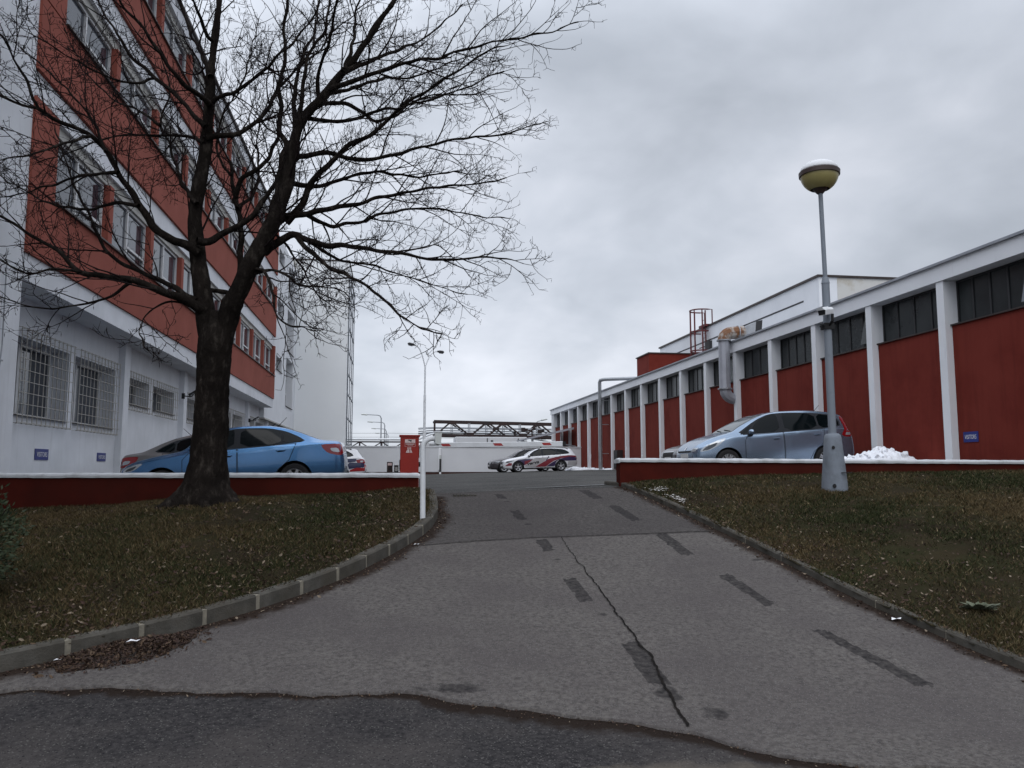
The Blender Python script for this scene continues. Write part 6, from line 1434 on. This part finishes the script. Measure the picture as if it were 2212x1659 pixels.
for key, (pts, (r0, r1), d0, d1) in LIMBS.items():
    m_ = len(pts); side = tr.choice((-1, 1)); ph = tr.uniform(0, 6.28)
    P = []
    for i, (u, v) in enumerate(pts):
        t = i / (m_ - 1); off = d0 + (d1 - d0) * t ** 1.15 + (0.12 * math.sin(t * 6 + ph) - 0.12 * math.sin(ph)) * min(1, t * 3)
        P.append(plane_pt(u, v, TY + off))
    path = smooth_path(P, 0.06); pts3 = [p for p, _ in path]; big = r0 > 16
    # small crooks
    if not big:
        for i in range(2, len(pts3)): pts3[i] = pts3[i] + Vector((noise.noise((i * .23, ph, 1)), noise.noise((i * .23, ph, 2)), noise.noise((i * .23, ph, 3)))) * 0.03
    rad = [(r0 + (r1 - r0) * (t ** (0.62 if big else 0.54))) * PX for _, t in path]
    if big: bark_tube(trunk_mb, pts3, rad, 26, 0.022)
    else:
        mb = MB(); bark_tube(mb, pts3, rad, 10 if r0 > 6 else 7, 0.006); mb.build('limb', bark, tree, smooth=True)
    L_ = sum((b - a).length for a, b in zip(pts3, pts3[1:]))
    # boughs along the limb
    s = 0.0; nxt = tr.uniform(0.15, 0.35) + (1.3 if big else 0.25); ang = tr.uniform(0, 6.28)
    for i in range(1, len(pts3) - 1):
        s += (pts3[i] - pts3[i - 1]).length
        if s < nxt: continue
        t = s / L_; nxt = s + tr.uniform(0.08, 0.185) * (1.25 if big else 1.0)
        dd = (pts3[i + 1] - pts3[i - 1]).normalized(); ang += 2.4
        pr = dd.orthogonal().normalized(); pr = pr * math.cos(ang) + dd.cross(pr) * math.sin(ang)
        sd = (dd * tr.uniform(0.9, 2.0) + pr * 1.0 + Vector((0, 0, 0.16))).normalized()
        ln = tr.uniform(0.5, 1.5) * (1.0 - 0.68 * t) * (1.25 if big else 1.0)
        if tr.random() < 0.22: twig(pts3[i], sd, tr.uniform(0.2, 0.5), 0)
        else: bough(pts3[i], sd, ln, min(rad[i] * 0.6, 0.005 + 0.009 * ln))
    twig(pts3[-1], (pts3[-1] - pts3[-2]).normalized(), 0.3, 0)
trunk_mb.build('trunk', bark, tree, smooth=True)
def fast_build(fm, name, m, parent):
    mb = MB(); mb.v = fm.v; mb.f = fm.f; mb.m = [0] * len(fm.f); return mb.build(name, m, parent, smooth=True)
for q in (twigs, pods):
    o_ = len(boughs.v); boughs.v += q.v; boughs.f += [tuple(i + o_ for i in f) for f in q.f]
fast_build(boughs, 'crown', twig_mat, tree)
print('tree faces', len(boughs.f), len(twigs.f), len(pods.f))

# dark evergreen shrub at the left edge
sx, sy, sz = -3.62, 7.45, 0.50
sb = thing('evergreen_shrub', (sx, sy, sz), 'dark evergreen shrub at the left edge of the lawn', 'shrub')
r = random.Random(8); m = MB()
for _ in range(9):
    a = r.uniform(0, 6.28); m.tube([(sx, sy, sz), (sx + .15 * math.cos(a), sy + .15 * math.sin(a), sz + .35), (sx + .38 * math.cos(a), sy + .38 * math.sin(a), sz + .75)], [0.014, 0.01, 0.004], 5)
m.build('stem', twig_mat, sb)
ev = mat('evergreen_leaf', (0.016, 0.026, 0.011), 0.7, col2=(0.03, 0.042, 0.016), nscale=12, spec=0.3)
fm = Fast()
for _ in range(9000):
    v = Vector((r.gauss(0, 1), r.gauss(0, 1), r.gauss(0, 1))).normalized() * (r.random() ** 0.4)
    q = 1 + 0.35 * noise.noise((v.x * 2.5, v.y * 2.5, v.z * 2.5))
    p = Vector((sx + v.x * 0.46 * q, sy + v.y * 0.5 * q, sz + 0.48 + v.z * 0.50 * q)); d = (v + Vector((r.gauss(0, .5), r.gauss(0, .5), r.gauss(0, .5) + .3))).normalized()
    fm.leafy(p, p + d * r.uniform(0.025, 0.06), r.uniform(0.006, 0.012))
fast_build(fm, 'foliage', ev, sb)
